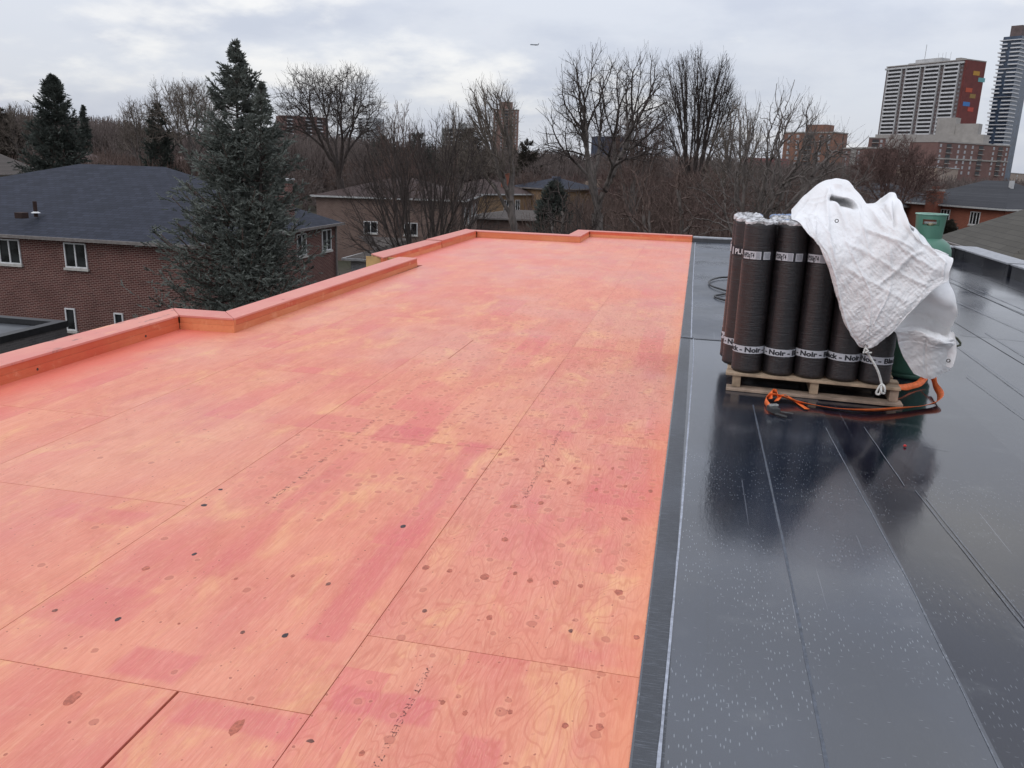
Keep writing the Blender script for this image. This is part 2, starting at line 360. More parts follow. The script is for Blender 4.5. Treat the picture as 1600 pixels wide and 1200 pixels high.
MEM_D = membrane('membrane_sheet_three', (.008, .009, .015), .12, .15, 0, 14.0, 1.65)
MEMS = membrane('membrane_upstand', (.008, .009, .013), .35, .1, 0, 20.0)
LINEM = simple('pale_lap_line', (.30, .32, .37), .6, .25, 40)
CAPMETAL = simple('grey_cap_membrane', (.27, .28, .30), .5, .2, 9)
SCRAPE = simple('pale_scratch', (.13, .14, .16), .6, .3, 50)

def brick(name, c1, c2, mortar, sc_=1.0, bw=.235, rh=.079, rough=.85, mort=.011):
    n = N(name, rough, .3); x, y, z = n.sepc(n.obj)
    v = n.comb(n.math('ADD', x, y), z, 0)
    b = n.t.nodes.new('ShaderNodeTexBrick'); n.set(b.inputs['Vector'], v); b.inputs['Scale'].default_value = sc_
    b.inputs['Color1'].default_value = (*c1, 1); b.inputs['Color2'].default_value = (*c2, 1); b.inputs['Mortar'].default_value = (*mortar, 1)
    b.inputs['Mortar Size'].default_value = mort; b.inputs['Brick Width'].default_value = bw; b.inputs['Row Height'].default_value = rh
    b.inputs['Mortar Smooth'].default_value = .2; b.inputs['Bias'].default_value = -.1
    f = n.noise(n.obj, .9, 5, .6); c = n.mix(n.step(f, .3, .75, 0, .35), b.outputs[0], tuple(q * .6 for q in c1))
    f3 = n.noise(n.map(n.obj, (1, 1, 3)), 6, 5, .7); c = n.mix(n.step(f3, .5, .8, 0, .3), c, tuple(q * 1.3 for q in c2))
    return n.fin(c, nor=n.bump(b.outputs['Fac'], -.5, .02))
BRICK_RED = brick('dark_red_brick', (.070, .023, .020), (.122, .039, .032), (.31, .22, .19))
BRICK_GREY = brick('grey_brick', (.085, .078, .078), (.12, .11, .108), (.13, .12, .115))
BRICK_BEIGE = brick('pinkish_brown_brick', (.14, .088, .07), (.19, .125, .10), (.26, .21, .19))
BRICK_TAN = brick('yellow_brown_brick', (.25, .15, .075), (.31, .19, .10), (.3, .24, .18))
BRICK_ORANGE = brick('bright_red_brick', (.23, .07, .042), (.30, .095, .055), (.26, .13, .1))
BRICK_DULL = brick('dull_brown_brick', (.11, .07, .06), (.15, .095, .08), (.17, .13, .11))

def shingle(name, a, b, row=.14, wid=.3, rough=.85):
    n = N(name, rough, .35); x, y, z = n.sepc(n.obj)
    geo = n.t.nodes.new('ShaderNodeNewGeometry'); nx, ny, nz = n.sepc(geo.outputs['Normal'])
    # courses follow height on the slope, tabs follow the eave
    vt = n.t.nodes.new('ShaderNodeBsdfDiffuse') if False else None
    fac = n.step(n.math('ABSOLUTE', nx), .25, .26)
    u = n.math('ADD', n.math('MULTIPLY', x, n.math('SUBTRACT', 1.0, fac)), n.math('MULTIPLY', y, fac))
    vv = n.comb(u, n.math('MULTIPLY', z, 2.3), 0)
    br = n.t.nodes.new('ShaderNodeTexBrick'); n.set(br.inputs['Vector'], vv); br.inputs['Scale'].default_value = 1
    br.inputs['Color1'].default_value = (*a, 1); br.inputs['Color2'].default_value = (*b, 1); br.inputs['Mortar'].default_value = (*[q * .35 for q in a], 1)
    br.inputs['Mortar Size'].default_value = .012; br.inputs['Brick Width'].default_value = wid; br.inputs['Row Height'].default_value = row
    br.inputs['Mortar Smooth'].default_value = .4
    f = n.noise(n.obj, 1.1, 5, .6); c = n.mix(n.step(f, .35, .7, 0, .3), br.outputs[0], tuple(q * .7 for q in a))
    f2 = n.noise(n.obj, 40, 3, .6); c = n.mix(n.step(f2, .45, .75, 0, .3), c, tuple(min(1, q * 1.6) for q in b))
    return n.fin(c, nor=n.bump(br.outputs['Fac'], -.6, .03))
SH_BLUE = shingle('blue_grey_shingle', (.018, .021, .032), (.031, .035, .052), .2, .4)
SH_BROWN = shingle('brown_shingle', (.065, .043, .04), (.09, .062, .056))
SH_GREY = shingle('dark_grey_shingle', (.035, .036, .042), (.055, .057, .064))
SH_TAUPE = shingle('taupe_shingle', (.075, .062, .056), (.105, .09, .08))
SH_GREEN = shingle('green_grey_shingle', (.036, .045, .04), (.056, .067, .06))
SH_OLIVE = shingle('olive_brown_shingle', (.066, .06, .05), (.084, .077, .065), .3, 1.3)
WHITE = simple('white_trim', (.62, .62, .62), .6, .1)
SOFFIT = simple('dark_brown_gutter', (.17, .15, .14), .6, .2)
GUTW = simple('pale_gutter', (.42, .42, .41), .5, .15)
STONE = simple('stone_sill', (.42, .40, .37), .8, .15)
def glass_mat():
    n = N('window_glass', .08, .5, 1.5); f = n.noise(n.obj, 1.3, 3)
    return n.fin(n.mix(n.step(f, .4, .6), (.008, .009, .01), (.03, .033, .035)), .08)
GLASS = glass_mat()
CONC = simple('pale_concrete', (.44, .44, .44), .8, .15, .4)
CONC_T = simple('beige_render', (.30, .28, .26), .8, .1, .3)
TOWERWALL = simple('mauve_brown_tower_wall', (.12, .088, .085), .8, .2, .3)
MAROON = simple('maroon_panel', (.135, .03, .026), .7, .15, .3)
BROWNT = brick('brown_tower_brick', (.22, .135, .115), (.26, .165, .14), (.22, .15, .13), bw=3, rh=2.8, mort=.15)
ORANGET = brick('orange_tower_brick', (.23, .12, .085), (.27, .14, .10), (.2, .12, .1), bw=3, rh=2.8, mort=.15)
MIDR = brick('rose_brown_brick', (.165, .095, .085), (.20, .12, .105), (.17, .11, .1), bw=3, rh=2.9, mort=.12)
BLUEGL = simple('blue_grey_glass', (.045, .065, .10), .25, .4, .3)
def flat(name, c): return simple(name, c, .7, .08, 2)

def bark(name, col, var=.35):
    n = N(name, .9, .25); f = n.noise(n.map(n.obj, (1, 1, .35)), 7, 5, .65)
    c = n.mix(n.step(f, .3, .7), tuple(q * (1 - var) for q in col), tuple(q * (1 + var) for q in col))
    return n.fin(c, nor=n.bump(f, .4, .03))
BK_DARK = bark('dark_bark', (.062, .05, .045)); BK_GREY = bark('grey_bark', (.13, .112, .102)); BK_BROWN = bark('brown_bark', (.125, .088, .075))
BK_RED = bark('reddish_twigs', (.13, .085, .075)); BK_FAR = bark('far_brown_twigs', (.14, .112, .102)); BK_PALE = bark('pale_yellowish_twigs', (.15, .125, .105))
def needle(name, a, b):
    n = N(name, .75, .3); f = n.noise(n.obj, 1.6, 5, .6); f2 = n.noise(n.obj, 30, 2)
    c = n.mix(n.step(f, .35, .68), a, b); c = n.mix(n.step(f2, .4, .7, 0, .5), c, tuple(q * 1.5 for q in b)); return n.fin(c)
ND_BLUE = needle('blue_green_needles', (.080, .092, .080), (.235, .252, .225)); ND_DARK = needle('dark_needles', (.042, .052, .045), (.11, .122, .105))
ND_BRN = needle('brownish_needles', (.04, .036, .028), (.065, .055, .042))
CONE = simple('brown_cones', (.10, .06, .045), .8)

# ================================================================== ground & far terrain
n = N('winter_ground', .95, .2); f = n.noise(n.pos, .05, 6, .6); g = n.noise(n.pos, 1.3, 5, .7)
c = n.mix(n.step(f, .35, .65), (.075, .062, .05), (.06, .062, .04)); c = n.mix(n.step(g, .4, .7, 0, .4), c, (.035, .028, .025))
GROUNDM = n.fin(c, nor=n.bump(g, .5, .1))
MB().add([(-3500, -300, GZ), (3500, -300, GZ), (3500, 6000, GZ), (-3500, 6000, GZ)], [(0, 1, 2, 3)]).build('ground', GROUNDM, kind='structure')

# ================================================================== the flat roof we stand on
X0, XR = -4.62, 5.15
roof = empty('flat_roof', (0, 0, 0), kind='structure')
sub = MB()
sub.prism([(-4.95, -3), (5.5, -3), (5.5, 19.2), (-2.6, 19.2), (-2.6, 17.5), (-4.95, 17.5), (-4.95, 12.25), (-4.35, 12.25), (-4.35, 6.95), (-4.95, 6.95)], -.3, -.024)
sub.build('roof_underlay', TARK, roof)
BW = brick('own_building_brick', (.2, .15, .12), (.25, .19, .15), (.3, .27, .24))
MB().prism([(-4.9, -2.9), (5.45, -2.9), (5.45, 19.1), (-2.35, 19.1), (-2.35, 17.4), (-4.9, 17.4), (-4.9, 12.3), (-4.3, 12.3), (-4.3, 6.9), (-4.9, 6.9)], GZ, -.3).build('outer_wall', BW, roof)
# plywood sheets; each strip runs along y with staggered ends
GAP = .0016
def sheet(x0, x1, y0, y1, tilt=0):
    g = GAP if y0 < 4.5 else .0006
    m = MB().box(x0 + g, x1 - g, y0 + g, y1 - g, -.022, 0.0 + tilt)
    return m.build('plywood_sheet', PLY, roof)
sheets = []
strips = [(-.99, -.045, [-2.5, -.07, 2.375, 4.82, 7.26, 9.7, 12.14, 14.58, 17.02, 18.95]),
          (-2.205, -.99, [-2.95, -.5, 1.935, 4.37, 6.81, 9.25, 11.69, 14.13, 16.57, 18.95]),
          (-3.425, -2.205, [-1.7, .74, 3.17, 5.61, 8.05, 10.49, 12.93, 15.37, 17.42]),
          (-4.64, -3.425, [-.65, 1.8, 4.23, 6.85, 9.2, 12.3, 14.6, 17.42])]
for i, (a, b, ys) in enumerate(strips):
    for j in range(len(ys) - 1):
        y0, y1 = ys[j], ys[j + 1]; A, B = a, b
        if i == 3 and 6.8 < (y0 + y1) / 2 < 12.3: A = -4.1
        if i == 2 and y0 < .8 and y1 < 1: pass
        if i == 1 and y0 == -.5:
            sheets.append(sheet(A, -1.431, y0, y1)); sheets.append(sheet(-1.424, B, y0, y1)); continue
        if i == 1 and y1 == 18.95: sheets.append(sheet(A, B, y0, y1)); continue
        sheets.append(sheet(A, B, y0, y1))
def sheet_at(x, y):
    for s in sheets:
        vs = s.data.vertices
        if vs[0].co.x <= x <= vs[6].co.x and vs[0].co.y <= y <= vs[6].co.y: return s
    return roof
# knots and holes one can pick out near the viewer: (x, y, rx, ry, dark)
KN = [(-2.14, 3.2, .019, .015, 1), (-2.17, 3.39, .014, .01, 1), (-1.9, 2.75, .011, .014, 1), (-2.01, 2.59, .017, .018, 0), (-1.87, 2.24, .011, .013, 1), (-2.12, 2.23, .012, .01, 2),
      (-1.26, 2.30, .012, .015, 1), (-1.41, 2.28, .010, .011, 2), (-1.43, 2.69, .010, .013, 0), (-1.27, 2.67, .012, .014, 2), (-1.63, 2.61, .010, .01, 0), (-1.65, 2.27, .006, .006, 0),
      (-1.17, 3.24, .015, .017, 1), (-1.71, 1.82, .022, .034, 0), (-1.17, 1.83, .018, .036, 0), (-.94, 1.83, .014, .007, 2), (-.78, 1.82, .010, .012, 0), (-.95, 2.9, .018, .02, 0), (-.85, 2.9, .014, .016, 0),
      (-.7, 2.89, .022, .026, 0), (-.59, 2.95, .010, .014, 0), (-.52, 2.91, .015, .019, 0), (-.42, 2.92, .016, .018, 0), (-.32, 2.92, .014, .015, 0), (-.17, 2.91, .020, .024, 0), (-.74, 3.6, .022, .02, 0),
      (-.62, 3.68, .018, .026, 0), (-.7, 3.24, .018, .02, 0), (-.21, 3.61, .02, .02, 0), (-.53, 3.98, .013, .024, 0), (-.63, 3.97, .015, .02, 0), (-.7, 4.18, .013, .02, 0), (-.38, 3.93, .012, .022, 0), (-.24, 4.02, .012, .02, 0),
      (-.11, 3.99, .014, .022, 0), (-.85, 2.58, .012, .012, 2), (-.61, 2.6, .014, .017, 0), (-.31, 2.59, .010, .012, 2), (-.08, 2.61, .014, .014, 0), (-.55, 2.06, .009, .012, 0), (-.42, 2.1, .009, .012, 0),
      (-.25, 2.08, .012, .012, 0), (-.15, 2.1, .014, .017, 0), (-.63, 2.09, .010, .012, 0), (-.97, 4.29, .014, .02, 0), (-.86, 4.24, .014, .02, 0), (-.64, 4.31, .012, .022, 0), (-.53, 4.2, .012, .02, 0), (-.4, 4.23, .010, .02, 0), (-.33, 4.26, .01, .02, 0)]
for (x, y, rx, ry, dk) in KN:
    s = sheet_at(x, y); m = MB(); k = 14; jit = [1 + random.uniform(-.16, .16) for _ in range(k)]
    ring = [(x + rx * .8 * jit[i] * math.cos(2 * math.pi * i / k), y + ry * jit[i] * math.sin(2 * math.pi * i / k)) for i in range(k)]
    m.prism(ring, -.001, .0007)
    m.build('knot', (KNOTR, KNOT, simple('grey_brown_knot', (.2, .08, .06), .7, .4, 80) if not bpy.data.materials.get('grey_brown_knot') else bpy.data.materials['grey_brown_knot'])[dk], s)

# ---- printed stamps (mirrored and half worn in the photograph, so broken up by the print)
def text_mesh(body, size, mat, extrude=0.0, bold=0.0):
    cu = bpy.data.curves.new('lettering', 'FONT'); cu.body = body; cu.size = size; cu.extrude = extrude; cu.offset = bold; cu.resolution_u = 3
    cu.align_x = 'LEFT'
    o = bpy.data.objects.new('tmp', cu); C.objects.link(o)
    bpy.context.view_layer.update()
    me = bpy.data.meshes.new_from_object(o.evaluated_get(bpy.context.evaluated_depsgraph_get())); me.materials.clear(); me.materials.append(mat)
    bpy.data.objects.remove(o); me.name = 'lettering'
    return me
def stamp(body, x, y0, y1, size, mat=INK):
    me = text_mesh(body, size, mat); n = len(me.vertices); co = np.empty(n * 3, np.float32); me.vertices.foreach_get('co', co); co = co.reshape(-1, 3)
    L = co[:, 0].max(); sc_ = (y1 - y0) / L
    new = np.stack([x + co[:, 1], y1 - co[:, 0] * sc_, np.full(n, .0009)], 1)
    me.vertices.foreach_set('co', new.astype(np.float32).ravel()); me.update()
    return place('stamp_lettering', me, sheet_at(x, (y0 + y1) / 2))
stamp('WEST FRASER 0-724 o 20', -.735, 1.62, 2.26, .03)
stamp('N 0 N M 1 1 U M ON MON', -1.885, 3.3, 4.8, .032)
stamp('CANPLY EXTERIOR', -.72, 3.7, 4.95, .032)
# a long scratch
MB().box(-.004, .004, 0, .8, .0004, .001).build('scratch', KNOTR, sheet_at(-1.91, 6.6)).location = (-1.915, 6.42, 0)

# ---- kerbs (parapets): sides of two timber courses and a plywood coping
def kerb(pts, wid, h, out_side, capmat, name='roof_kerb', label='', longb=2.44, cat='roof kerb'):
    """pts: inner line polyline; wid outward"""
    k = empty(name, (0, 0, 0), label=label, cat=cat)
    return k
def kerb_run(k, inner, outer, h, cap, sidem=SIDEM, boards=2.44, ends=(0, 0), lip=.012, gap0=0.0):
    (ax, ay), (bx, by) = inner; (cx_, cy_), (dx, dy) = outer
    L = math.hypot(bx - ax, by - ay); ux, uy = (bx - ax) / L, (by - ay) / L
    nx, ny = (cx_ - ax), (cy_ - ay)
    # side: two stacked timbers, the lower one 4 mm proud of the upper
    def quadbox(off0, off1, z0, z1, mat, nm, t0=0.0, t1=1.0):
        nlx, nly = -uy, ux
        if nlx * nx + nly * ny < 0: nlx, nly = uy, -ux
        p = [(ax + ux * L * t0 + nlx * off0, ay + uy * L * t0 + nly * off0), (ax + ux * L * t1 + nlx * off0, ay + uy * L * t1 + nly * off0),
             (ax + ux * L * t1 + nlx * off1, ay + uy * L * t1 + nly * off1), (ax + ux * L * t0 + nlx * off1, ay + uy * L * t0 + nly * off1)]
        return MB().prism(p, z0, z1).build(nm, mat, k)
    nb = max(1, round(L / 3.6))
    for i in range(nb):
        quadbox(.006, .044, h * .47, h - .0185, sidem, 'upper_timber', i / nb + .0006, (i + 1) / nb - .0006)
        quadbox(0, .038, -.003, h * .465, SIDEY if sidem is SIDEM and i % 2 == 0 else sidem, 'lower_timber', i / nb + .0006, (i + 1) / nb - .0006)
    nc = max(1, round(L / boards))
    for i in range(nc):
        t0 = i / nc; t1 = (i + 1) / nc
        def lerp(P, Q, t): return (P[0] + (Q[0] - P[0]) * t, P[1] + (Q[1] - P[1]) * t)
        g = .0015 / L
        a1 = lerp((ax, ay), (bx, by), t0 + (g if i else 0)); b1 = lerp((ax, ay), (bx, by), t1 - g)
        c1 = lerp((cx_, cy_), (dx, dy), t0 + (g if i else 0)); d1 = lerp((cx_, cy_), (dx, dy), t1 - g)
        MB().prism([a1, b1, d1, c1], h - .018, h).build('coping_board', cap, k, bevel=.0015)
    # back face
    MB().prism([((ax * .15 + cx_ * .85), (ay * .15 + cy_ * .85)), ((bx * .15 + dx * .85), (by * .15 + dy * .85)), (dx * .97 + bx * .03, dy * .97 + by * .03), (cx_ * .97 + ax * .03, cy_ * .97 + ay * .03)], -.35, h - .0185).build('outer_board', RAWPLY, k)
H = .135
K1 = empty('roof_kerb', (-4.7, 4, 0), label='red stained timber kerb nearest the viewer on the left, its coping worn grey in streaks', cat='roof kerb')
K1.location = (0, 0, 0)
kerb_run(K1, ((-4.55, -1.5), (-4.6, 6.70)), ((-4.86, -1.5), (-4.86, 6.99)), H, CAPD)
kerb_run(K1, ((-4.6, 6.705), (-4.06, 6.73)), ((-4.86, 7.0), (-4.32, 7.02)), H, CAPM, SIDEY, boards=1)
for yy, xx in ((4.95, -4.594), (5.35, -4.597), (6.2, -4.6)):
    m = MB().lathe([(.011, 0), (.011, .004)], 10); o = m.build('bolt_hole', KNOT, K1); o.rotation_euler = (0, rad(90), 0); o.location = (xx + .001, yy, .035)
K2 = empty('roof_kerb', (0, 0, 0), label='red stained timber kerb in the middle of the left roof edge, from the notch to the step', cat='roof kerb')
kerb_run(K2, ((-4.06, 6.735), (-4.12, 12.1)), ((-4.32, 7.03), (-4.42, 12.1)), H, CAPM)
K3 = empty('roof_kerb', (0, 0, 0), label='red stained timber kerb at the far left corner, with a dark joint in its coping', cat='roof kerb')
kerb_run(K3, ((-4.6, 11.9), (-4.6, 14.9)), ((-4.95, 12.28), (-4.92, 14.9)), H, CAPM)
kerb_run(K3, ((-4.6, 14.95), (-4.6, 17.42)), ((-4.92, 14.95), (-4.92, 17.75)), H + .012, CAPM)
MB().box(-4.96, -4.25, 12.1, 12.12, -.35, H - .02).build('end_board', RAWPLY, K3)
K4 = empty('roof_kerb', (0, 0, 0), label='red stained timber kerb along the far edge of the plywood roof, stepping back at its middle', cat='roof kerb')
kerb_run(K4, ((-4.59, 17.43), (-2.35, 17.43)), ((-4.91, 17.76), (-2.65, 17.76)), H, CAPM, SIDEY)
kerb_run(K4, ((-2.345, 17.44), (-2.345, 18.95)), ((-2.645, 17.77), (-2.645, 19.2)), H, CAPM)
kerb_run(K4, ((-2.34, 18.96), (-.05, 18.96)), ((-2.64, 19.21), (-.05, 19.21)), H, CAPM)
MB().box(-2.34, -2.207, 17.43, 18.95, -.022, 0).build('plywood_sheet', PLY, roof)

# ---- membrane sheets: each lies a few mm above the next
def mem(x0, x1, y0, y1, z, mat, nm='membrane_sheet', wob=0.0):
    # thin slab with a slightly uneven edge
    ys = np.linspace(y0, y1, 60); rs = np.random.RandomState(int((x0 + 9) * 100))
    w = np.cumsum(rs.randn(60)) * .002 * wob; w -= np.linspace(w[0], w[-1], 60)
    V = []; F = []
    for i, yy in enumerate(ys):
        for xx, zz in ((x0 + w[i], z - .003), (x0 + w[i], z), (x1, z), (x1, z - .003)): V.append((xx, yy, zz))
    for i in range(59):
        for k in range(3): F.append((i * 4 + k, i * 4 + k + 1, i * 4 + 5 + k, i * 4 + 4 + k))
    return MB().add(V, F).build(nm, mat, roof)
MB().box(-.045, XR + .02, -2.9, 18.98, -.02, -.006).build('base_sheet', MEMS, roof)
mem(1.975, 2.96, -2.9, 18.97, -.0025, MEM_D)
mem(2.955, 3.95, -2.9, 18.97, .0015, MEM_D)
mem(3.945, 4.7, -2.9, 18.97, .005, MEM_D)
mem(4.69, XR, -2.9, 18.97, .0075, MEM_C)
mem(.965, 1.98, -2.9, 18.97, .001, MEM_C, wob=.5)
mem(-.052, .972, -2.9, 8.0, .004, MEM_B)
mem(-.050, .970, 8.0, 18.97, .0072, MEM_A)
# matt selvedge and the pale lap line
def ribbon(pts, w, z, mat, name, parent=roof, rs=None, wv=.0006):
    V = []; F = []
    P = [Vector((p[0], p[1], 0)) for p in pts]; Q = []
    for a, b in zip(P, P[1:]):
        k = max(2, int((b - a).length / .12))
        Q += [a.lerp(b, i / k) for i in range(k)]
    Q.append(P[-1])
    for i, p in enumerate(Q):
        d = (Q[min(i + 1, len(Q) - 1)] - Q[max(i - 1, 0)]).normalized(); s = Vector((-d.y, d.x, 0)) * (w / 2 * (random.uniform(.75, 1.2) if w < .04 else random.uniform(.985, 1.0)))
        j = Vector((random.uniform(-wv, wv), random.uniform(-wv, wv), 0))
        V += [p + s + j, p - s + j]; V[-1].z = z; V[-2].z = z
    for i in range(len(Q) - 1): F.append((2 * i, 2 * i + 1, 2 * i + 3, 2 * i + 2))
    return MB().add(V, F).build(name, mat, parent)
n = N('selvedge_film', .38, .5, 1.6); x, y, z = n.sepc(n.pos)
s1 = n.noise(n.map(n.pos, (5, 90, 1)), 2.2, 5, .7); s2 = n.noise(n.pos, 1.2, 4)
c = n.mix(n.step(s1, .5, .72, 0, .55), (.02, .023, .03), (.2, .22, .26)); c = n.mix(n.step(s2, .4, .7, 0, .4), c, (.07, .08, .10))
SELV = n.fin(c, nor=n.bump(s1, .3, .006))
ribbon([(-.003, -2.9), (.0, 8.0)], .088, .0056, SELV, 'selvedge_strip')
ribbon([(.0, 8.0), (0, 18.9)], .085, .0085, SELV, 'selvedge_strip')
ribbon([(.024, -2.9), (.026, 1.9), (.05, 3.6), (.08, 7.2), (.07, 7.98)], .0095, .0098, LINEM, 'lap_line')
ribbon([(.05, 8.02), (.03, 12), (.02, 18.8)], .012, .0105, LINEM, 'lap_line')
ribbon([(-.05, 8.03), (.02, 8.0), (.4, 8.02), (.97, 8.03)], .008, .0108, TARK, 'cross_seam')
ribbon([(-.05, 8.06), (.07, 8.05)], .05, .0102, SCRAPE, 'cross_seam_smear')
ribbon([(.49, -1), (.485, 2.1), (.5, 3.5), (.5, 5.8)], .011, .0052, simple('lap_mark', (.07, .08, .10), .5, .3, 30), 'lap_line')
for pts, w in (([(.93, 5.4), (.968, 3.2), (.955, 1.9)], .005), ([(1.18, 5.5), (1.2, 4.45)], .004), ([(1.24, 4.4), (1.31, 3.05), (1.33, 2.3)], .004), ([(1.27, 4.3), (1.34, 2.9)], .003),
               ([(2.62, 11), (2.55, 6.2), (2.5, 4.5)], .007), ([(3.1, 9.5), (3.05, 7.2)], .008), ([(3.3, 13.5), (3.6, 8.9)], .01), ([(2.3, 7.3), (2.35, 5.0)], .005), ([(3.9, 15.8), (4.0, 9.5)], .012), ([(4.05, 15.8), (4.12, 9.5)], .012),
               ([(2.8, 9.3), (3.9, 9.0)], .012), ([(1.46, 5.2), (1.6, 5.15)], .003)):
    ribbon(pts, w, .0088 if pts[0][0] > 2 else .0055, SCRAPE, 'scratch_line', wv=.002)
# membrane upstands with grey caps
def cap_run(name, a, b, w, h, label, cuts=1):
    k = empty(name, (0, 0, 0), label=label, cat='parapet'); A = Vector(a); B = Vector(b); d = (B - A); L = d.length; u = d / L; s = Vector((u.y, -u.x))
    for i in range(cuts):
        p = A + u * (L * i / cuts + .004); q = A + u * (L * (i + 1) / cuts - .004)
        MB().prism([(p.x, p.y), (q.x, q.y), (q.x + s.x * w, q.y + s.y * w), (p.x + s.x * w, p.y + s.y * w)], -.3, h).build('upstand', MEMS, k)
        p2 = p - s * .03; q2 = q - s * .03
        MB().prism([(p2.x, p2.y), (q2.x, q2.y), (q2.x + s.x * (w + .05), q2.y + s.y * (w + .05)), (p2.x + s.x * (w + .05), p2.y + s.y * (w + .05))], h + .0005, h + .03).build('cap', CAPMETAL, k, bevel=.004)
    return k
cap_run('membrane_parapet', (1.9, 18.97), (-.04, 18.97), .25, .085, 'low black parapet with light grey cap at the far end, left of the rolls', 2)
cap_run('membrane_parapet', (3.4, 18.97), (1.93, 18.97), .25, .085, 'low black parapet with grey cap hidden behind the tarp and the green tank', 1)
cap_run('membrane_parapet', (5.15, 18.3), (3.43, 18.3), .25, .2, 'short black parapet with thin pale cap at the far right corner of the membrane roof', 1)
cap_run('membrane_parapet', (5.15, 15.25), (5.15, 18.5), .42, .2, 'farther piece of the wide grey-capped parapet on the right, beyond the dark joint', 1)
cap_run('membrane_parapet', (5.2, -2.5), (5.15, 15.1), .42, .2, 'nearer and longer piece of the wide grey-capped parapet on the right', 5)
m = MB().box(3.2, 3.42, 18.2, 18.5, 0, .3); m.build('roof_box', CAPMETAL, tag(empty('roof_vent_box', (0, 0, 0)), 'small pale grey metal box at the far right corner, below the green tank', 'vent box'))

# ================================================================== pallet with rolls
WOOD = simple('weathered_pallet_wood', (.34, .25, .17), .8, .35, 7)
WOODG = simple('greyed_pallet_wood', (.27, .20, .15), .8, .35, 7)
pal = empty('wooden_pallet', (.335, 6.17, 0.006), rad(-3.2), label='worn wooden shipping pallet standing on the black membrane under the rolls', cat='pallet')
PW, PD = 1.19, 1.12
for i in range(3): MB().box([0, .55, PW - .10][i] + .03, [0, .55, PW - .10][i] + .09, 0.02, PD - .02, .021, .108).build('stringer', WOOD if i < 2 else WOODG, pal, bevel=.003)
for i in range(7):
    y0 = i * (PD - .1) / 6; m = MB().box(-.012 + random.uniform(-.012, .004), PW + random.uniform(-.01, .01), y0, y0 + .1, .109, .129); m.build('deck_board', WOOD, pal, bevel=.003)
for y0 in (0, .5, 1.01): MB().box(-.01, PW + .02, y0 - (.035 if y0 == 0 else 0), y0 + .09, 0, .02).build('bottom_board', WOODG, pal, bevel=.003)

def roll_mat():
    n = N('rolled_membrane_film', .34, .5, 1.55); x, y, z = n.sepc(n.obj)
    g = n.noise(n.map(n.obj, (5, 5, 60)), 1.6, 5, .65, .6); f = n.noise(n.map(n.obj, (1, 1, .6)), 4, 4)
    oi = n.rnd
    c = n.mix(n.step(f, .3, .7), (.005, .0045, .006), (.010, .008, .009)); c = n.mix(n.step(g, .56, .72, 0, .38), c, (.05, .034, .03))
    c = n.mix(n.math('MULTIPLY', oi, .3), c, (.02, .012, .012))
    return n.fin(c, n.step(g, .3, .7, .36, .55), n.bump(g, .6, .01))
ROLLM = roll_mat(); ROLLM.node_tree.nodes['Principled BSDF'].inputs['Coat Weight'].default_value = .25; ROLLM.node_tree.nodes['Principled BSDF'].inputs['Coat Roughness'].default_value = .25
def wrap_mat():
    n = N('white_wrap_ends', .45, .5); g = n.noise(n.obj, 14, 4, .6, .5); c = n.mix(n.step(g, .38, .6), (.16, .155, .155), (.60, .60, .61))
    b = n.noise(n.pos, 3.3, 2); c = n.mix(n.step(b, .60, .64, 0, .85), c, (.13, .2, .36)); return n.fin(c, nor=n.bump(g, .6, .02))
WRAP = wrap_mat()
BAND = simple('white_label_band', (.46, .47, .50), .5, .08, 12); BANDD = simple('black_label_band', (.016, .016, .02), .45, .1); INKB = flat('label_print_black', (.02, .02, .025)); INKW = flat('label_print_white', (.6, .6, .62)); BARG = flat('barcode_grey', (.24, .25, .28))
RR, RH = .1108, 1.10
prof = [(RR - .012, 0), (RR, .012)] + [(RR + random.uniform(-.0012, .0012), .03 + i * (RH - .06) / 22) for i in range(23)] + [(RR, RH - .012), (RR - .01, RH)]
def roll_mesh(seed):
    r = random.Random(seed); m = MB().lathe([(a + r.uniform(-.0008, .0008), b) for a, b in prof], 36); ph = [r.uniform(0, 6.28) for _ in range(4)]
    V = []
    for (x, y, z) in m.v:
        a = math.atan2(y, x); k = 1 + .007 * math.sin(2 * a + ph[0] + z * 1.5) + .005 * math.sin(3 * a + ph[1] - z * 4) - .008 * math.exp(-((z - .3 - .15 * seed) / .1) ** 2) * max(0, math.cos(a - ph[2]))
        V.append((x * k, y * k, z))
    m.v = V; return m.mesh('roll_body', ROLLM, True)
roll_mes = [roll_mesh(i) for i in range(5)]
def wrap_mesh(seed):
    r = random.Random(seed); V = [(0, 0, .012)]; k = 28; rings = [(.03, .02), (.06, .008), (.09, .018), (RR + .001, .006), (RR + .003, -.010)]
    for rr, zz in rings:
        for i in range(k):
            a = 2 * math.pi * i / k; q = rr * (1 + r.uniform(-.03, .03)); V.append((q * math.cos(a), q * math.sin(a), zz + r.uniform(-.007, .006)))
    F = [(0, 1 + i, 1 + (i + 1) % k) for i in range(k)]
    for j in range(len(rings) - 1):
        for i in range(k): F.append((1 + j * k + i, 1 + j * k + (i + 1) % k, 1 + (j + 1) * k + (i + 1) % k, 1 + (j + 1) * k + i)[::-1])
    return MB().add(V, [f for f in F]).mesh('wrap', WRAP)
wraps = [wrap_mesh(i) for i in range(4)]
def arc_band(z0, z1, a0, a1, r, mat, name):
    k = max(3, int((a1 - a0) / .12)); V = []
    for i in range(k + 1):
        a = a0 + (a1 - a0) * i / k; V += [(r * math.cos(a), r * math.sin(a), z0), (r * math.cos(a), r * math.sin(a), z1)]
    return MB().add(V, [(2 * i, 2 * i + 2, 2 * i + 3, 2 * i + 1) for i in range(k)]).mesh(name, mat, True)
full_band = arc_band(.152, .206, 0, 2 * math.pi, RR + .0030, BAND, 'label_band')
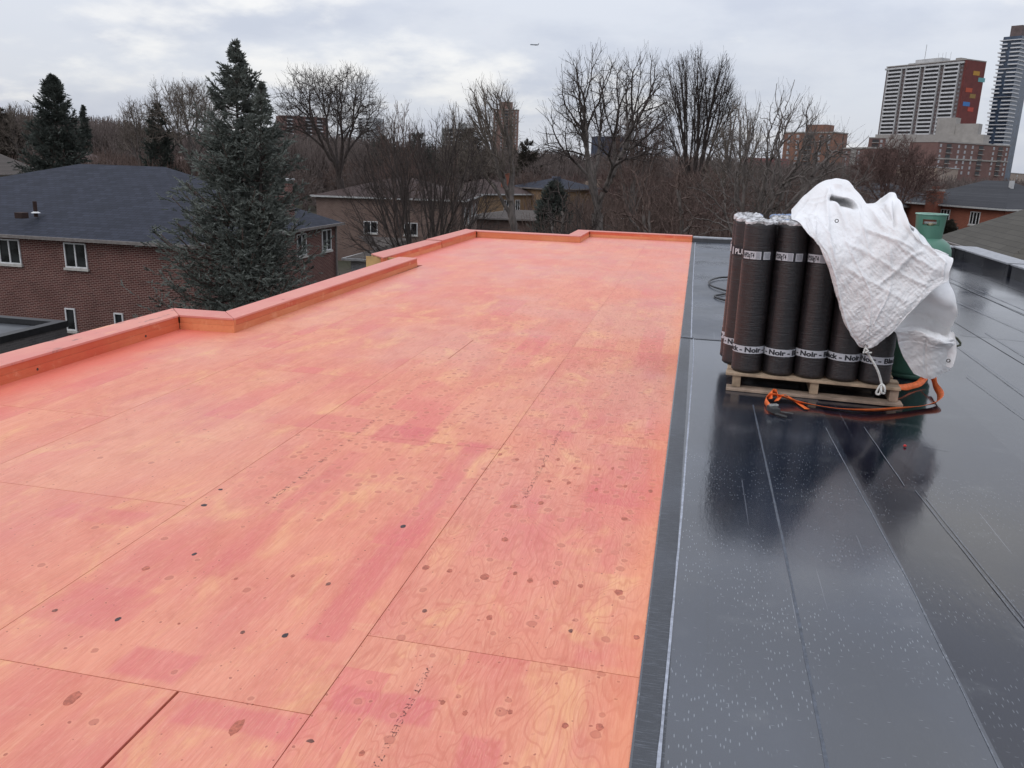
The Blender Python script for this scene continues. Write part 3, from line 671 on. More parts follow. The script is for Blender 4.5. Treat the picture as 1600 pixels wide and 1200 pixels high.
def wrap_text(body, size, z, a_start, r, mat, width=None, bold=.0012):
    me = text_mesh(body, size, mat, bold=bold); n = len(me.vertices); co = np.empty(n * 3, np.float32); me.vertices.foreach_get('co', co); co = co.reshape(-1, 3)
    L = co[:, 0].max() or 1; s = (width / L) if width else 1
    a = a_start + co[:, 0] * s / r
    new = np.stack([r * np.cos(a), r * np.sin(a), z + co[:, 1]], 1); me.vertices.foreach_set('co', new.astype(np.float32).ravel()); me.update(); return me
circ = 2 * math.pi * (RR + .004)
band_text = wrap_text('Black - Noir - ' * 2, .050, .163, 0, RR + .0042, INKB, circ, .0022)
ROWV = Vector((.055, .998)); COLV = Vector((.998, -.056))
org = Vector((.335, 6.17)) + COLV * .122 + ROWV * .13
ZB = .1365
roll_labels = {(0, 0): 'leftmost black roll of the front row, its upper label reading HP2qT4', (1, 0): 'second black roll of the front row, its upper label reading P250gT4',
               (2, 0): 'third black roll of the front row, top hidden by the edge of the tarp', (3, 0): 'fourth black roll of the front row, below the lowest tip of the tarp',
               (4, 0): 'rightmost black roll of the front row, only its lower part clear of the tarp', (0, 1): 'brown-lit black roll right behind the front left corner roll, label reading PLUS',
               (0, 2): 'black roll in the third row back on the left side of the pallet', (0, 3): 'rearmost black roll on the left side, only a sliver in view'}
rr_ = random.Random(3)
for j in range(5):
    for i in range(5):
        sh = (-.075 if j == 1 else -.10 if j >= 2 else 0) if i == 0 or True else 0
        p = org + COLV * (.2235 * i + sh * (1 if i == 0 else .35)) + ROWV * (.218 * j)
        r = empty('membrane_roll', (p.x, p.y, ZB), 0, label=roll_labels.get((i, j), 'black membrane roll in the inner rows, standing under the white tarp'), cat='roll', group='rolls of roofing membrane on the pallet')
        ln = rr_.uniform(-.008, .008); r.rotation_euler = (rr_.uniform(-.006, .006), ln, 0); dzb = rr_.uniform(-.006, .006)
        place('roll_body', roll_mes[(i * 2 + j) % 5], r)
        place('top_wrap', wraps[(i + j) % 4], r, (0, 0, RH), rr_.uniform(0, 6))
        if not ((j == 0) or (i == 0)): continue
        # lower band; turn it so the words fall as in the photograph
        rot = {(0, 0): 2.75, (1, 0): 2.25, (2, 0): 2.2, (3, 0): 2.95, (4, 0): 1.75, (0, 1): 2.2, (0, 2): .8, (0, 3): .8}.get((i, j), 0)
        b = place('label_band', full_band, r, (0, 0, dzb), rot)
        place('lettering', band_text, b)
        if j == 0 and i < 4:
            ub = place('upper_label', arc_band(.835, .905, rad(-165), rad(-8), RR + .0030, BANDD, 'upper_label'), r)
            a0 = rad(-152 if i == 0 else -157)
            place('label_patch', arc_band(.842, .898, a0, a0 + 1.22, RR + .0040, BAND, 'label_patch'), ub)
            place('label_patch', arc_band(.842, .898, a0 + 1.36, a0 + 1.85, RR + .0040, BAND, 'label_patch'), ub)
            place('lettering', wrap_text('HP2qT4' if i == 0 else 'P250gT4', .045, .855, a0 + .04, RR + .0050, INKB, .088, .0015), ub)
            for bx_ in range(5): place('barcode', arc_band(.846, .894, a0 + .9 + bx_ * .055, a0 + .925 + bx_ * .055, RR + .0050, BARG, 'barcode'), ub)
            for bx_ in range(4): place('barcode', arc_band(.85, .89, a0 + 1.44 + bx_ * .09, a0 + 1.48 + bx_ * .09, RR + .0050, BARG, 'barcode'), ub)
        if i == 0 and j > 0:
            ub = place('upper_label', arc_band(.835, .905, rad(-200), rad(-60), RR + .0022, BANDD, 'upper_label'), r)
            place('lettering', wrap_text('PLUS', .055, .85, rad(-150), RR + .0034, INKW, .13, .0015), ub)
            place('label_patch', arc_band(.842, .898, rad(-185), rad(-160), RR + .0040, BAND, 'label_patch'), ub)

# ================================================================== green gas tank behind the rolls
TG = simple('green_tank_paint', (.075, .185, .135), .42, .12, 5); TGD = simple('dark_green_tank_paint', (.07, .155, .115), .45, .15, 5)
tk = empty('gas_cylinder', (1.80, 7.15, .006), label='green steel gas cylinder with slotted top collar standing behind the tarp', cat='gas cylinder')
R_ = .185
MB().lathe([(R_ * .85, .02), (R_, .06), (R_, .98), (R_ * .97, 1.03), (R_ * .86, 1.075), (R_ * .62, 1.11), (R_ * .3, 1.13), (.02, 1.135)], 48).build('body', TG, tk, True)
MB().lathe([(R_ * .9, 0), (R_ * .9, .05)], 32).build('foot_ring', TGD, tk, True)
MB().lathe([(R_ + .003, .955), (R_ + .003, .97)], 48, caps=False).build('weld_seam', TGD, tk, True)
# collar with two hand openings
def collar():
    V = []; F = []; k = 48; r0 = .098; r1 = .112; zs = [1.09, 1.17, 1.215, 1.262, 1.30]
    for side in (0, -.005):
        for zi, z in enumerate(zs):
            t = zi / (len(zs) - 1)
            for i in range(k):
                a = 2 * math.pi * i / k; r = r0 + (r1 - r0) * t + side; V.append((r * math.cos(a), r * math.sin(a), z))
    nz = len(zs)
    hole = lambda i, zi: zi == 2 and (any(abs(((2 * math.pi * (i + .5) / k) - c + math.pi) % (2 * math.pi) - math.pi) < .56 for c in (rad(-100), rad(85))))
    for zi in range(nz - 1):
        for i in range(k):
            if hole(i, zi): continue
            q = (i + 1) % k; F.append((zi * k + i, zi * k + q, (zi + 1) * k + q, (zi + 1) * k + i)); o_ = nz * k
            F.append((o_ + zi * k + i, o_ + (zi + 1) * k + i, o_ + (zi + 1) * k + q, o_ + zi * k + q))
    o = MB().add(V, F).build('collar', TG, tk, True); return o
co_ = collar()
rim = []
MB().tube([(.113 * math.cos(a), .113 * math.sin(a), 1.30) for a in np.linspace(0, 2 * math.pi, 41)], .006, 6).build('rim', simple('pale_green_rim', (.24, .4, .33), .45), co_, True)
v = MB().lathe([(.018, 1.12), (.018, 1.2), (.025, 1.2), (.025, 1.23)], 12).build('valve', simple('brass', (.3, .25, .16), .4, .2, 10, .6), tk, True)
MB().box(-.045, .045, -.012, .012, 1.225, 1.24).build('handwheel', simple('pale_metal', (.45, .45, .45), .4), v)

# ================================================================== the white tarp
def tarp_mat():
    n = N('white_woven_tarp', .42, .5)
    P = n.obj
    cr = n.noise(n.map(P, (1, 1, 1)), 13, 6, .62, 1.2)
    rid = n.math('SUBTRACT', 1.0, n.math('ABSOLUTE', n.math('MULTIPLY', n.math('SUBTRACT', cr, .5), 3.2)))
    cr2 = n.noise(n.map(P, (1.2, 1, 2.4), (3, 1, 2), (0, rad(35), 0)), 22, 5, .6, .8)
    rid2 = n.math('SUBTRACT', 1.0, n.math('ABSOLUTE', n.math('MULTIPLY', n.math('SUBTRACT', cr2, .5), 4)))
    at = n.t.nodes.new('ShaderNodeAttribute'); at.attribute_name = 'crinkle'
    amt = at.outputs['Fac']
    h = n.math('MULTIPLY', n.math('ADD', rid, n.math('MULTIPLY', rid2, .5)), n.math('MULTIPLY_ADD', amt, .85, .15))
    d = n.noise(P, 2.1, 4, .55); c = n.mix(n.step(d, .35, .7), (.88, .88, .89), (.80, .79, .785))
    d2 = n.noise(n.map(P, (1, 1, 1), (2, 2, 2)), 4.5, 3); c = n.mix(n.step(d2, .64, .74, 0, .35), c, (.55, .46, .42))
    b = n.b; b.inputs['Transmission Weight'].default_value = 0
    m = n.fin(c, nor=n.bump(h, .5, .008))
    tr = n.t.nodes.new('ShaderNodeBsdfTranslucent'); tr.inputs[0].default_value = (.8, .8, .8, 1)
    mx = n.t.nodes.new('ShaderNodeMixShader'); mx.inputs[0].default_value = .1
    o = n.t.nodes['Material Output']; n.t.links.new(b.outputs[0], mx.inputs[1]); n.t.links.new(tr.outputs[0], mx.inputs[2]); n.t.links.new(mx.outputs[0], o.inputs[0])
    return m
TARPM = tarp_mat()
def catmull(A, k):
    """A: (n,...) -> resampled (k,...) by Catmull-Rom"""
    n_ = len(A); out = []
    for t in np.linspace(0, n_ - 1, k):
        i = min(int(t), n_ - 2); f = t - i
        p0 = A[max(i - 1, 0)]; p1 = A[i]; p2 = A[i + 1]; p3 = A[min(i + 2, n_ - 1)]
        out.append(.5 * ((2 * p1) + (-p0 + p2) * f + (2 * p0 - 5 * p1 + 4 * p2 - p3) * f * f + (-p0 + 3 * p1 - 3 * p2 + p3) * f ** 3))
    return np.array(out)
from mathutils import noise as MN
def cloth(rows, nu, nv, seed, crk, creases=(), pocket=None):
    G = []
    for r in rows:
        pts = []
        for q in r:
            pts.append(atY(q[0], q[1], q[2]))
        G.append(catmull(np.array(pts), 24))
    G = np.array(G)
    G = catmull(G, nv); G = np.transpose(catmull(np.transpose(G, (1, 0, 2)), nu), (1, 0, 2))   # nv,nu,3
    du = np.gradient(G, axis=1); dv = np.gradient(G, axis=0); nr = np.cross(du, dv); nr /= np.linalg.norm(nr, axis=2, keepdims=True) + 1e-9
    if nr[nv // 2, nu // 2] @ np.array([0, -1, 0]) < 0: nr = -nr
    cr = np.zeros((nv, nu)); D = np.zeros((nv, nu))
    for i in range(nv):
        for j in range(nu):
            u, v = j / (nu - 1), i / (nv - 1); p = G[i, j]
            a = crk(u, v); cr[i, j] = a
            w = MN.noise(Vector((p[0] * 5 + seed, p[1] * 3, p[2] * 4)))
            f1 = 1 - abs(MN.noise(Vector((p[0] * 11 + p[2] * 5, p[1] * 6, p[2] * 9 - p[0] * 6 + seed)))) * 2.4
            f2 = 1 - abs(MN.noise(Vector((p[0] * 26, p[1] * 12, p[2] * 24 + seed)))) * 2.4
            f3 = 1 - abs(MN.noise(Vector((p[0] * 52, p[1] * 30, p[2] * 60 - seed)))) * 2.2
            g1 = MN.noise(Vector((p[0] * 15 - p[2] * 9, 1.7, p[2] * 5 + p[0] * 3 + seed))); g2 = 1 - abs(MN.noise(Vector(((p[0] + p[2]) * 30, 2.2, (p[2] - p[0]) * 9)))) * 2.4; g3 = 1 - abs(MN.noise(Vector(((p[0] - p[2]) * 34, 5.2, (p[2] + p[0]) * 12)))) * 2.4
            D[i, j] = w * .034 + g1 * .010 + (f1 * .002 + f2 * .0018 + f3 * .0014 + g2 * .0030 + g3 * .0026) * (.1 + .9 * a)
            for (u0, v0, u1, v1, wd, h) in creases:
                L2 = (u1 - u0) ** 2 + (v1 - v0) ** 2; t = max(0, min(1, ((u - u0) * (u1 - u0) + (v - v0) * (v1 - v0)) / L2))
                dd = math.hypot(u - u0 - t * (u1 - u0), v - v0 - t * (v1 - v0)) / wd
                D[i, j] += h * math.exp(-dd * dd) * min(1, 4 * min(t + .12, 1.12 - t))
            if pocket:
                for (pu, pv, su, sv, dp) in pocket:
                    vv = v - pv - (u - pu) * .12; e = ((u - pu) / su) ** 2 + (vv / (sv * (1 if vv < 0 else .55))) ** 2
                    G[i, j] += np.array([.02, 1.0, -.05]) * dp / (1 + e ** 6)
    G = G + nr * D[..., None]
    idx = np.arange(nv * nu).reshape(nv, nu)
    T = np.stack([idx[:-1, :-1], idx[:-1, 1:], idx[1:, 1:], idx[1:, :-1]], -1).reshape(-1, 4)
    me = npmesh('sheet', G.reshape(-1, 3), T, TARPM, True)
    at = me.attributes.new('crinkle', 'FLOAT', 'POINT'); at.data.foreach_set('value', cr.ravel().astype(np.float32))
    return me, G
rowsA = [
 [(1246, 352, 7.0), (1266, 345, 7.05), (1292, 340, 7.1), (1325, 345, 7.1), (1358, 345, 7.1), (1392, 345, 7.05), (1420, 380, 6.95), (1447, 396, 6.9)],
 [(1240, 335, 6.75), (1262, 312, 6.8), (1292, 293, 6.8), (1322, 297, 6.8), (1357, 325, 6.8), (1393, 320, 6.75), (1421, 362, 6.7), (1447, 386, 6.7)],
 [(1236, 328, 6.55), (1258, 303, 6.6), (1292, 284, 6.6), (1323, 288, 6.6), (1357, 318, 6.6), (1394, 306, 6.55), (1422, 350, 6.5), (1456, 388, 6.4)],
 [(1237, 342, 6.35), (1258, 325, 6.4), (1292, 308, 6.42), (1328, 311, 6.4), (1362, 330, 6.3), (1398, 330, 6.15), (1430, 366, 6.03), (1472, 396, 5.98)],
 [(1246, 350, 6.15), (1268, 345, 6.2), (1300, 335, 6.22), (1335, 338, 6.15), (1368, 350, 6.08), (1402, 356, 6.0), (1442, 384, 5.95), (1488, 405, 5.92)],
 [(1256, 360, 6.04), (1277, 370, 6.04), (1308, 378, 6.04), (1342, 382, 6.0), (1376, 388, 5.97), (1412, 398, 5.93), (1450, 412, 5.9), (1483, 424, 5.89)],
 [(1276, 378, 6.0), (1294, 400, 5.98), (1320, 412, 5.96), (1350, 420, 5.94), (1385, 430, 5.92), (1420, 438, 5.9), (1450, 442, 5.9), (1479, 440, 5.9)],
 [(1291, 410, 5.98), (1306, 430, 5.95), (1330, 447, 5.93), (1360, 455, 5.9), (1388, 460, 5.89), (1416, 464, 5.88), (1436, 464, 5.88), (1452, 460, 5.87)],
 [(1302, 452, 5.97), (1313, 468, 5.94), (1333, 480, 5.92), (1356, 488, 5.9), (1378, 491, 5.88), (1398, 491, 5.87), (1414, 489, 5.87), (1430, 482, 5.87)],
 [(1319, 500, 5.97), (1327, 508, 5.95), (1338, 514, 5.93), (1352, 518, 5.92), (1367, 518, 5.9), (1382, 516, 5.89), (1392, 513, 5.88), (1402, 508, 5.88)],
 [(1341, 540, 5.98), (1344, 543, 5.97), (1347, 544, 5.96), (1351, 545, 5.95), (1355, 545, 5.94), (1358, 544, 5.93), (1361, 543, 5.93), (1364, 541, 5.93)]]
tarp = empty('tarp', (0, 0, 0), label='crumpled white woven tarp thrown over the right half of the black rolls', cat='tarp')
crA = lambda u, v: max(0, min(1, (v - .33) / .12)) * (1 if .03 < u < .955 else .15) + (.35 if .16 < v < .33 and u < .45 else 0)
crs = [(.34, .46, .50, .93, .009, .008), (.66, .40, .52, .86, .009, .007), (.85, .44, .50, .66, .007, .013), (.12, .30, .26, .52, .008, .014), (.16, .28, .34, .36, .007, .010), (.14, .26, .30, .30, .006, .009), (.48, .44, .78, .46, .008, .012), (.75, .3, .95, .46, .01, .016), (.10, .36, .16, .98, .012, .012), (.30, .26, .20, .60, .012, .016), (.30, .26, .36, .44, .015, .018), (.42, .20, .62, .40, .02, .03), (.62, .22, .68, .36, .014, -.03), (.70, .2, .80, .38, .015, .03),
       (.2, .27, .05, .33, .02, .02), (.24, .31, .08, .42, .012, .014), (.5, .42, .9, .52, .012, .01), (.35, .5, .85, .62, .012, .01), (.3, .62, .8, .74, .013, .009), (.95, .45, .93, .98, .006, .006), (.62, .18, .66, .24, .03, -.04), (.72, .24, .70, .40, .010, -.03), (.80, .27, .90, .42, .010, .016), (.2, .36, .12, .5, .01, .010), (.5, .3, .58, .4, .012, -.02), (.46, .33, .50, .55, .008, .009)]
me, GA = cloth(rowsA, 230, 230, 3.3, crA, crs, pocket=[(.385, .345, .075, .036, .26)])
place('tarp_sheet', me, tarp)
rowsB = [
 [(1392, 425, 6.14), (1420, 424, 6.12), (1448, 426, 6.08), (1472, 430, 6.06), (1483, 438, 6.05)],
 [(1400, 470, 6.1), (1428, 464, 6.02), (1455, 464, 6.0), (1480, 474, 6.0), (1496, 484, 6.0)],
 [(1392, 496, 6.05), (1428, 484, 6.2), (1455, 488, 6.25), (1474, 496, 6.2), (1489, 505, 6.12)],
 [(1396, 510, 6.02), (1428, 506, 6.14), (1452, 516, 6.2), (1472, 522, 6.15), (1484, 515, 6.1)],
 [(1400, 522, 6.0), (1430, 514, 5.97), (1455, 524, 5.95), (1478, 532, 5.95), (1492, 530, 5.98)],
 [(1405, 542, 6.02), (1433, 542, 6.0), (1457, 545, 5.98), (1478, 546, 6.0), (1493, 548, 6.02)],
 [(1414, 565, 6.05), (1438, 566, 6.03), (1458, 568, 6.02), (1476, 566, 6.04), (1487, 566, 6.06)],
 [(1428, 584, 6.08), (1446, 590, 6.08), (1458, 591, 6.06), (1470, 584, 6.08), (1482, 577, 6.1)]]
crB = lambda u, v: .9 if .48 < v < .68 else (.1 if v < .48 else .45)
me, GB = cloth(rowsB, 120, 150, 9.1, crB, [(.0, .50, 1, .60, .02, .03), (.05, .3, .9, .36, .015, -.012), (.4, .66, .3, .95, .02, .012)])
place('tarp_fold', me, tarp)
# loose hem strip at the right
me, _ = cloth([[(1483, 520, 6.0), (1489, 518, 5.99), (1493, 522, 5.98)], [(1481, 545, 6.02), (1488, 545, 6.0), (1495, 548, 5.99)], [(1479, 572, 6.03), (1485, 574, 6.01), (1490, 572, 6.0)]], 12, 30, 1, lambda u, v: .3)
place('tarp_hem', me, tarp)
EYE = simple('eyelet_metal', (.12, .12, .12), .4, .2, 10, .7)
for px, py, Y in ((1479, 428, 5.90), (1307, 345, 6.0), (1481, 563, 6.0), (1352, 541, 5.93)):
    p = atY(px, py, Y); pts = [(p[0] + .011 * math.cos(a), p[1] - .01, p[2] + .011 * math.sin(a)) for a in np.linspace(0, 2 * math.pi, 13)]
    MB().tube(pts, .003, 5).build('eyelet', EYE, tarp, True)
# hem line bands: a doubled strip along the free edges of the main sheet
def hem(G, sel, name):
    pts = sel(G); V = []; F = []
    for a, b in pts: V += [a, b]
    for i in range(len(pts) - 1): F.append((2 * i, 2 * i + 1, 2 * i + 3, 2 * i + 2))
    return MB().add(V, F).build(name, TARPM, tarp, True)
fw = np.array([0, -.004, .002])
hem(GA, lambda G: [(G[i, 1] + fw, G[i, 14] + fw) for i in range(95, 226)], 'hem_band')
hem(GA, lambda G: [(G[i, -2] + fw, G[i, -15] + fw) for i in range(135, 226)], 'hem_band')

# tie rope at the tip of the tarp
ROPE = simple('white_rope', (.58, .57, .54), .8, .2, 60)
rp = empty('tie_rope', tuple(atY(1352, 543, 5.93)), label='white tie rope knotted to the lowest tip of the tarp, ending in a bow', cat='rope')
def rel(pts, o): return [tuple(np.array(p) - np.array(o.location)) for p in pts]
def pp(lst): return [atY(*q) for q in lst]
MB().tube(rel(catmull(np.array(pp([(1352, 543, 5.92), (1354, 549, 5.91), (1362, 562, 5.92), (1370, 576, 5.92), (1375, 590, 5.93), (1378, 603, 5.93)])), 24), rp), .0085, 7).build('cord', ROPE, rp, True)
MB().tube(rel(catmull(np.array(pp([(1349, 552, 5.9), (1352, 545, 5.9), (1357, 549, 5.89), (1352, 551, 5.89), (1362, 551, 5.9)])), 20), rp), .006, 6).build('knot', ROPE, rp, True)
for q in ([(1378, 600, 5.93), (1374, 604, 5.9), (1369, 614, 5.9), (1374, 616, 5.89), (1377, 606, 5.9)], [(1378, 600, 5.93), (1382, 605, 5.9), (1382, 614, 5.9), (1377, 613, 5.88), (1377, 602, 5.9)]):
    MB().tube(rel(catmull(np.array(pp(q)), 18), rp), .008, 6).build('bow_loop', ROPE, rp, True)

# orange ratchet strap lying on the roof
ORG = simple('orange_webbing', (.80, .16, .035), .6, .15, 30); METAL = simple('dark_buckle_metal', (.1, .1, .1), .35, .3, 20, .8); METL = simple('pale_buckle_metal', (.5, .5, .48), .35, .2, 20, .7)
st = empty('ratchet_strap', (.62, 5.6, .006), label='orange ratchet strap lying in a loop round the pallet on the wet membrane', cat='strap')
def webbing(pts, roll, w=.052, name='webbing'):
    P = catmull(np.array(pts), 90); Rl = catmull(np.array(roll)[:, None], 90)[:, 0]; V = []; F = []
    for i, p in enumerate(P):
        d = P[min(i + 1, 89)] - P[max(i - 1, 0)]; d = d / np.linalg.norm(d); s = np.cross(d, [0, 0, 1]); s /= np.linalg.norm(s); u = np.cross(s, d)
        a = Rl[i]; q = s * math.cos(a) + u * math.sin(a); V += [tuple(p + q * w / 2), tuple(p - q * w / 2)]
    V = [(x, y, max(z, .012)) for x, y, z in V]
    F = [(2 * i, 2 * i + 1, 2 * i + 3, 2 * i + 2) for i in range(89)]
    o = MB().add([tuple(np.array(v) - np.array(st.location)) for v in V], F).build(name, ORG, st, True)
    m = o.modifiers.new('thick', 'SOLIDIFY'); m.thickness = .002; return o
webbing([(.60, 5.72, .02), (.585, 5.85, .03), (.62, 5.93, .05), (.70, 5.93, .05), (.85, 5.89, .02), (1.05, 5.84, .02), (1.25, 5.83, .025), (1.45, 5.93, .02), (1.65, 6.08, .02), (1.80, 6.22, .03), (1.86, 6.38, .05), (1.88, 6.6, .06), (1.90, 6.78, .09), (1.86, 6.88, .06)],
        [1.3, 1.4, .9, .5, .6, .3, .7, 1.0, .5, .9, .7, 1.2, .9, .5, ])
webbing([(1.87, 6.88, .05), (1.80, 6.75, .03), (1.70, 6.62, .03), (1.6, 6.5, .05), (1.45, 6.42, .09)], [.3, .6, .9, .7, .5], name='webbing_tail')
webbing([(.66, 5.86, .03), (.72, 5.98, .05), (.80, 5.93, .02), (.86, 5.78, .012)], [.4, .3, .15, .05], .036, 'webbing_tail')
webbing([(.62, 5.9, .03), (.63, 5.97, .07), (.67, 5.99, .06), (.68, 5.92, .04)], [.4, .9, 1.2, .7], .036, 'webbing_tail')
bk = MB().obox((.0, .02, .03), (.055, .09, .035), rad(25)); bo = bk.build('ratchet_body', METAL, st, bevel=.004)
MB().obox((.0, .035, .055), (.062, .03, .014), rad(25)).build('ratchet_handle', METL, bo, bevel=.003)
MB().obox((.045, -.045, .012), (.02, .09, .012), rad(50)).build('ratchet_lever', METAL, bo, bevel=.003)
MB().obox((.075, -.0, .02), (.012, .11, .01), rad(75)).build('ratchet_lever', METAL, bo, bevel=.003)

# black hose left of the rolls
BLK = simple('black_rubber', (.012, .012, .014), .45, .2)
hs = empty('rubber_hose', (0, 0, 0), label='thin black rubber hose lying in loops on the membrane left of the rolls', cat='hose')
hp = [atZ(px, py, .03 + .008) for px, py in ((1175, 428), (1150, 431), (1135, 433), (1122, 434), (1109, 439), (1111, 446), (1124, 451), (1143, 456), (1165, 458))]
MB().tube(catmull(np.array(hp), 60), .013, 7).build('hose_run', BLK, hs, True)
hp = [atZ(px, py, .03) for px, py in ((1170, 456), (1145, 457), (1128, 460), (1117, 462), (1122, 466), (1138, 470), (1160, 474))]
MB().tube(catmull(np.array(hp), 60), .013, 7).build('hose_run', BLK, hs, True)
hk = empty('torch_hook', (0, 0, 0), label='small dark wire hook sticking out at the right edge of the tarp', cat='hook')
MB().tube(catmull(np.array(pp([(1480, 527, 6.25), (1492, 527, 6.2), (1497, 531, 6.2), (1501, 538, 6.2), (1494, 541, 6.2), (1482, 542, 6.25)])), 24), .008, 6).build('wire', simple('dark_olive_metal', (.06, .065, .04), .5), hk, True)
# something red and tiny on the membrane
p = atZ(1414, 696, .012); MB().lathe([(.008, 0), (.011, .004), (.006, .012)], 8).build('red_cap', flat('red_plastic', (.4, .02, .02)), None, True, label='tiny red plastic cap lying on the wet membrane in front of the strap', category=None) if False else None
o = MB().lathe([(.008, 0), (.011, .004), (.006, .012)], 8).build('bottle_cap', flat('red_plastic', (.4, .02, .02)), None, True, label='tiny red cap lying on the wet membrane in front of the strap', cat='cap'); o.location = (p[0], p[1], .005)

# ================================================================== buildings
def frame_of(pA, pB):
    """base corner, angle along the front and its length, from the two ends of the front wall"""
    d = np.array(pB[:2]) - np.array(pA[:2]); return (pA[0], pA[1], GZ), math.atan2(d[1], d[0]), float(np.hypot(*d))
win_cache = {}
def window(par, x, z, w, h, face='f', D=0.0, L=0.0, panes=2, sill=True, fr=.06, frame=None, glass=None, wh=None):
    """window in local coordinates of the house; z measured from the ground; face f: y=0, r: x=L, l: x=0"""
    key = (round(w, 2), round(h, 2), panes, fr, (frame or WHITE).name, (glass or GLASS).name)
    if key not in win_cache:
        m = MB(); t = .05
        m.box(0, w, -t, .02, 0, fr).box(0, w, -t, .02, h - fr, h).box(0, fr, -t, .02, fr, h - fr).box(w - fr, w, -t, .02, fr, h - fr)
        for i in range(1, panes): m.box(w * i / panes - fr / 2, w * i / panes + fr / 2, -t - .004, .018, fr, h - fr)
        win_cache[key] = (m.mesh('window', frame or WHITE), MB().box(fr * .7, w - fr * .7, -.015, .01, fr * .7, h - fr * .7).mesh('pane', glass or GLASS), MB().box(-.06, w + .06, -.11, .03, -.11, -.003).mesh('sill', STONE))
    a, b, c_ = win_cache[key]
    loc, rz = {'f': ((x, -.004, z), 0), 'r': ((L + .004, x, z), rad(90)), 'l': ((-.004, x, z), rad(-90))}[face]
    o = place('window', a, par, loc, rz); place('pane', b, o)
    if sill: place('sill', c_, o)
    return o
def hip_roof(par, x0, x1, y0, y1, ze, rise, mat, over=.35, ridge=None, gut=SOFFIT, ax='x'):
    x0 -= over; x1 += over; y0 -= over; y1 += over; zr = ze + rise
    if ax == 'x':
        ym = (y0 + y1) / 2; r0, r1 = ridge or (x0 + (y1 - y0) / 2, x1 - (y1 - y0) / 2); R0 = (r0, ym, zr); R1 = (r1, ym, zr)
        V = [(x0, y0, ze), (x1, y0, ze), (x1, y1, ze), (x0, y1, ze), R0, R1]; F = [(0, 1, 5, 4), (1, 2, 5), (2, 3, 4, 5), (3, 0, 4), (3, 2, 1, 0)]
    else:
        xm = (x0 + x1) / 2; r0, r1 = ridge or (y0 + (x1 - x0) / 2, y1 - (x1 - x0) / 2); R0 = (xm, r0, zr); R1 = (xm, r1, zr)
        V = [(x0, y0, ze), (x1, y0, ze), (x1, y1, ze), (x0, y1, ze), R0, R1]; F = [(0, 1, 4), (1, 2, 5, 4), (2, 3, 5), (3, 0, 4, 5), (3, 2, 1, 0)]
    rf = MB().add(V, F).build('roof', mat, par)
    if gut:
        g = MB(); e = .09
        g.box(x0 - e, x1 + e, y0 - e, y0, ze - .12, ze + .02).box(x0 - e, x1 + e, y1, y1 + e, ze - .12, ze + .02).box(x0 - e, x0, y0, y1, ze - .12, ze + .02).box(x1, x1 + e, y0, y1, ze - .12, ze + .02)
        g.build('gutter', gut, rf)
    return rf
def house(label, pA, pB, depth, ez, rise, wall, roof_m, ridge=None, over=.35, gut=SOFFIT, cat='house', name='house', ax='x'):
    loc, a, L = frame_of(pA, pB)
    h = empty(name, loc, a, label=label, cat=cat); eh = ez - GZ
    MB().box(0, L, 0, depth, 0, eh - .005).build('wall', wall, h)
    rf = hip_roof(h, 0, L, 0, depth, eh, rise, roof_m, over, ridge, gut, ax)
    return h, rf, L, eh
def chimney(rf, x, y, z0, z1, w=.8, d=.6, mat=BRICK_ORANGE, pot=True):
    c_ = MB().box(x, x + w, y, y + d, z0, z1).box(x - .06, x + w + .06, y - .06, y + d + .06, z1 + .002, z1 + .12).build('chimney', mat, rf)
    return c_

# 1 dark brick house on the left
h, rf, L, eh = house('dark red brick house with blue-grey shingle roof on the left, behind the big spruce', (-44, 31.5), (-20.8, 31.5), 14.6, -2.2, 3.0, BRICK_RED, SH_BLUE, ridge=(12.2, 17.2), gut=SOFFIT)
for x, zt, w, hh, pn in ((-27.05, -2.42, 1.12, 1.1, 2), (-30.45, -2.42, 1.12, 1.1, 2), (-27.35, -5.35, .52, 1.02, 1), (-24.85, -5.4, .46, .95, 1)):
    window(h, x + 44, zt - hh - GZ, w, hh, panes=pn)
# the west end: a lower ridge running on behind
V = [(-.5, -.34, eh + .012), (13.5, -.34, eh + .012), (13.5, 7.3, eh + 2.12), (-.5, 7.3, eh + 2.12), (13.5, 14.9, eh + .01), (-.5, 14.9, eh + .01)]
MB().add(V, [(0, 1, 2, 3), (3, 2, 4, 5)]).build('roof', SH_BLUE, h)
for (px, py, zz) in ((55, 325, -1.1), (257, 322, -1.1)):
    p = atZ(px, py, zz); lx, ly = p[0] + 44, p[1] - 31.5
    MB().tube([(lx, ly, p[2] - GZ - .4), (lx, ly, p[2] - GZ + .3)], .09, 8).build('vent_pipe', TARK, rf)
    MB().lathe([(.2, -.02), (.1, .04)], 10, (lx, ly, p[2] - GZ - .2)).build('vent_flashing', WHITE, rf)
for (px, py, zz) in ((31, 337, -1.4), (262, 347, -1.6)):
    p = atZ(px, py, zz); lx, ly = p[0] + 44, p[1] - 31.5
    MB().box(lx - .2, lx + .2, ly - .1, ly + .3, p[2] - GZ - .12, p[2] - GZ + .14).build('roof_vent', TARK, rf, bevel=.02)
Lh = L
for y, w, zt in ((3.2, 1.0, -2.5), (9.6, 1.1, -2.45), (12.7, 1.2, -2.45)):
    window(h, y, zt - 1.25 - GZ, w, 1.2, face='r', L=Lh, panes=2, glass=GLASS)
for y in (5.5, 13.2): window(h, y, zt - 4.3 - GZ, .8, 1.1, face='r', L=Lh, panes=1)
MB().tube([(Lh + .12, 14.4, .1), (Lh + .12, 14.4, eh - .1)], .06, 6).build('downpipe', SOFFIT, h)
c_ = chimney(rf, 21.4, 10.2, eh + .2, eh + 2.35, 1.1, .7, BRICK_RED)
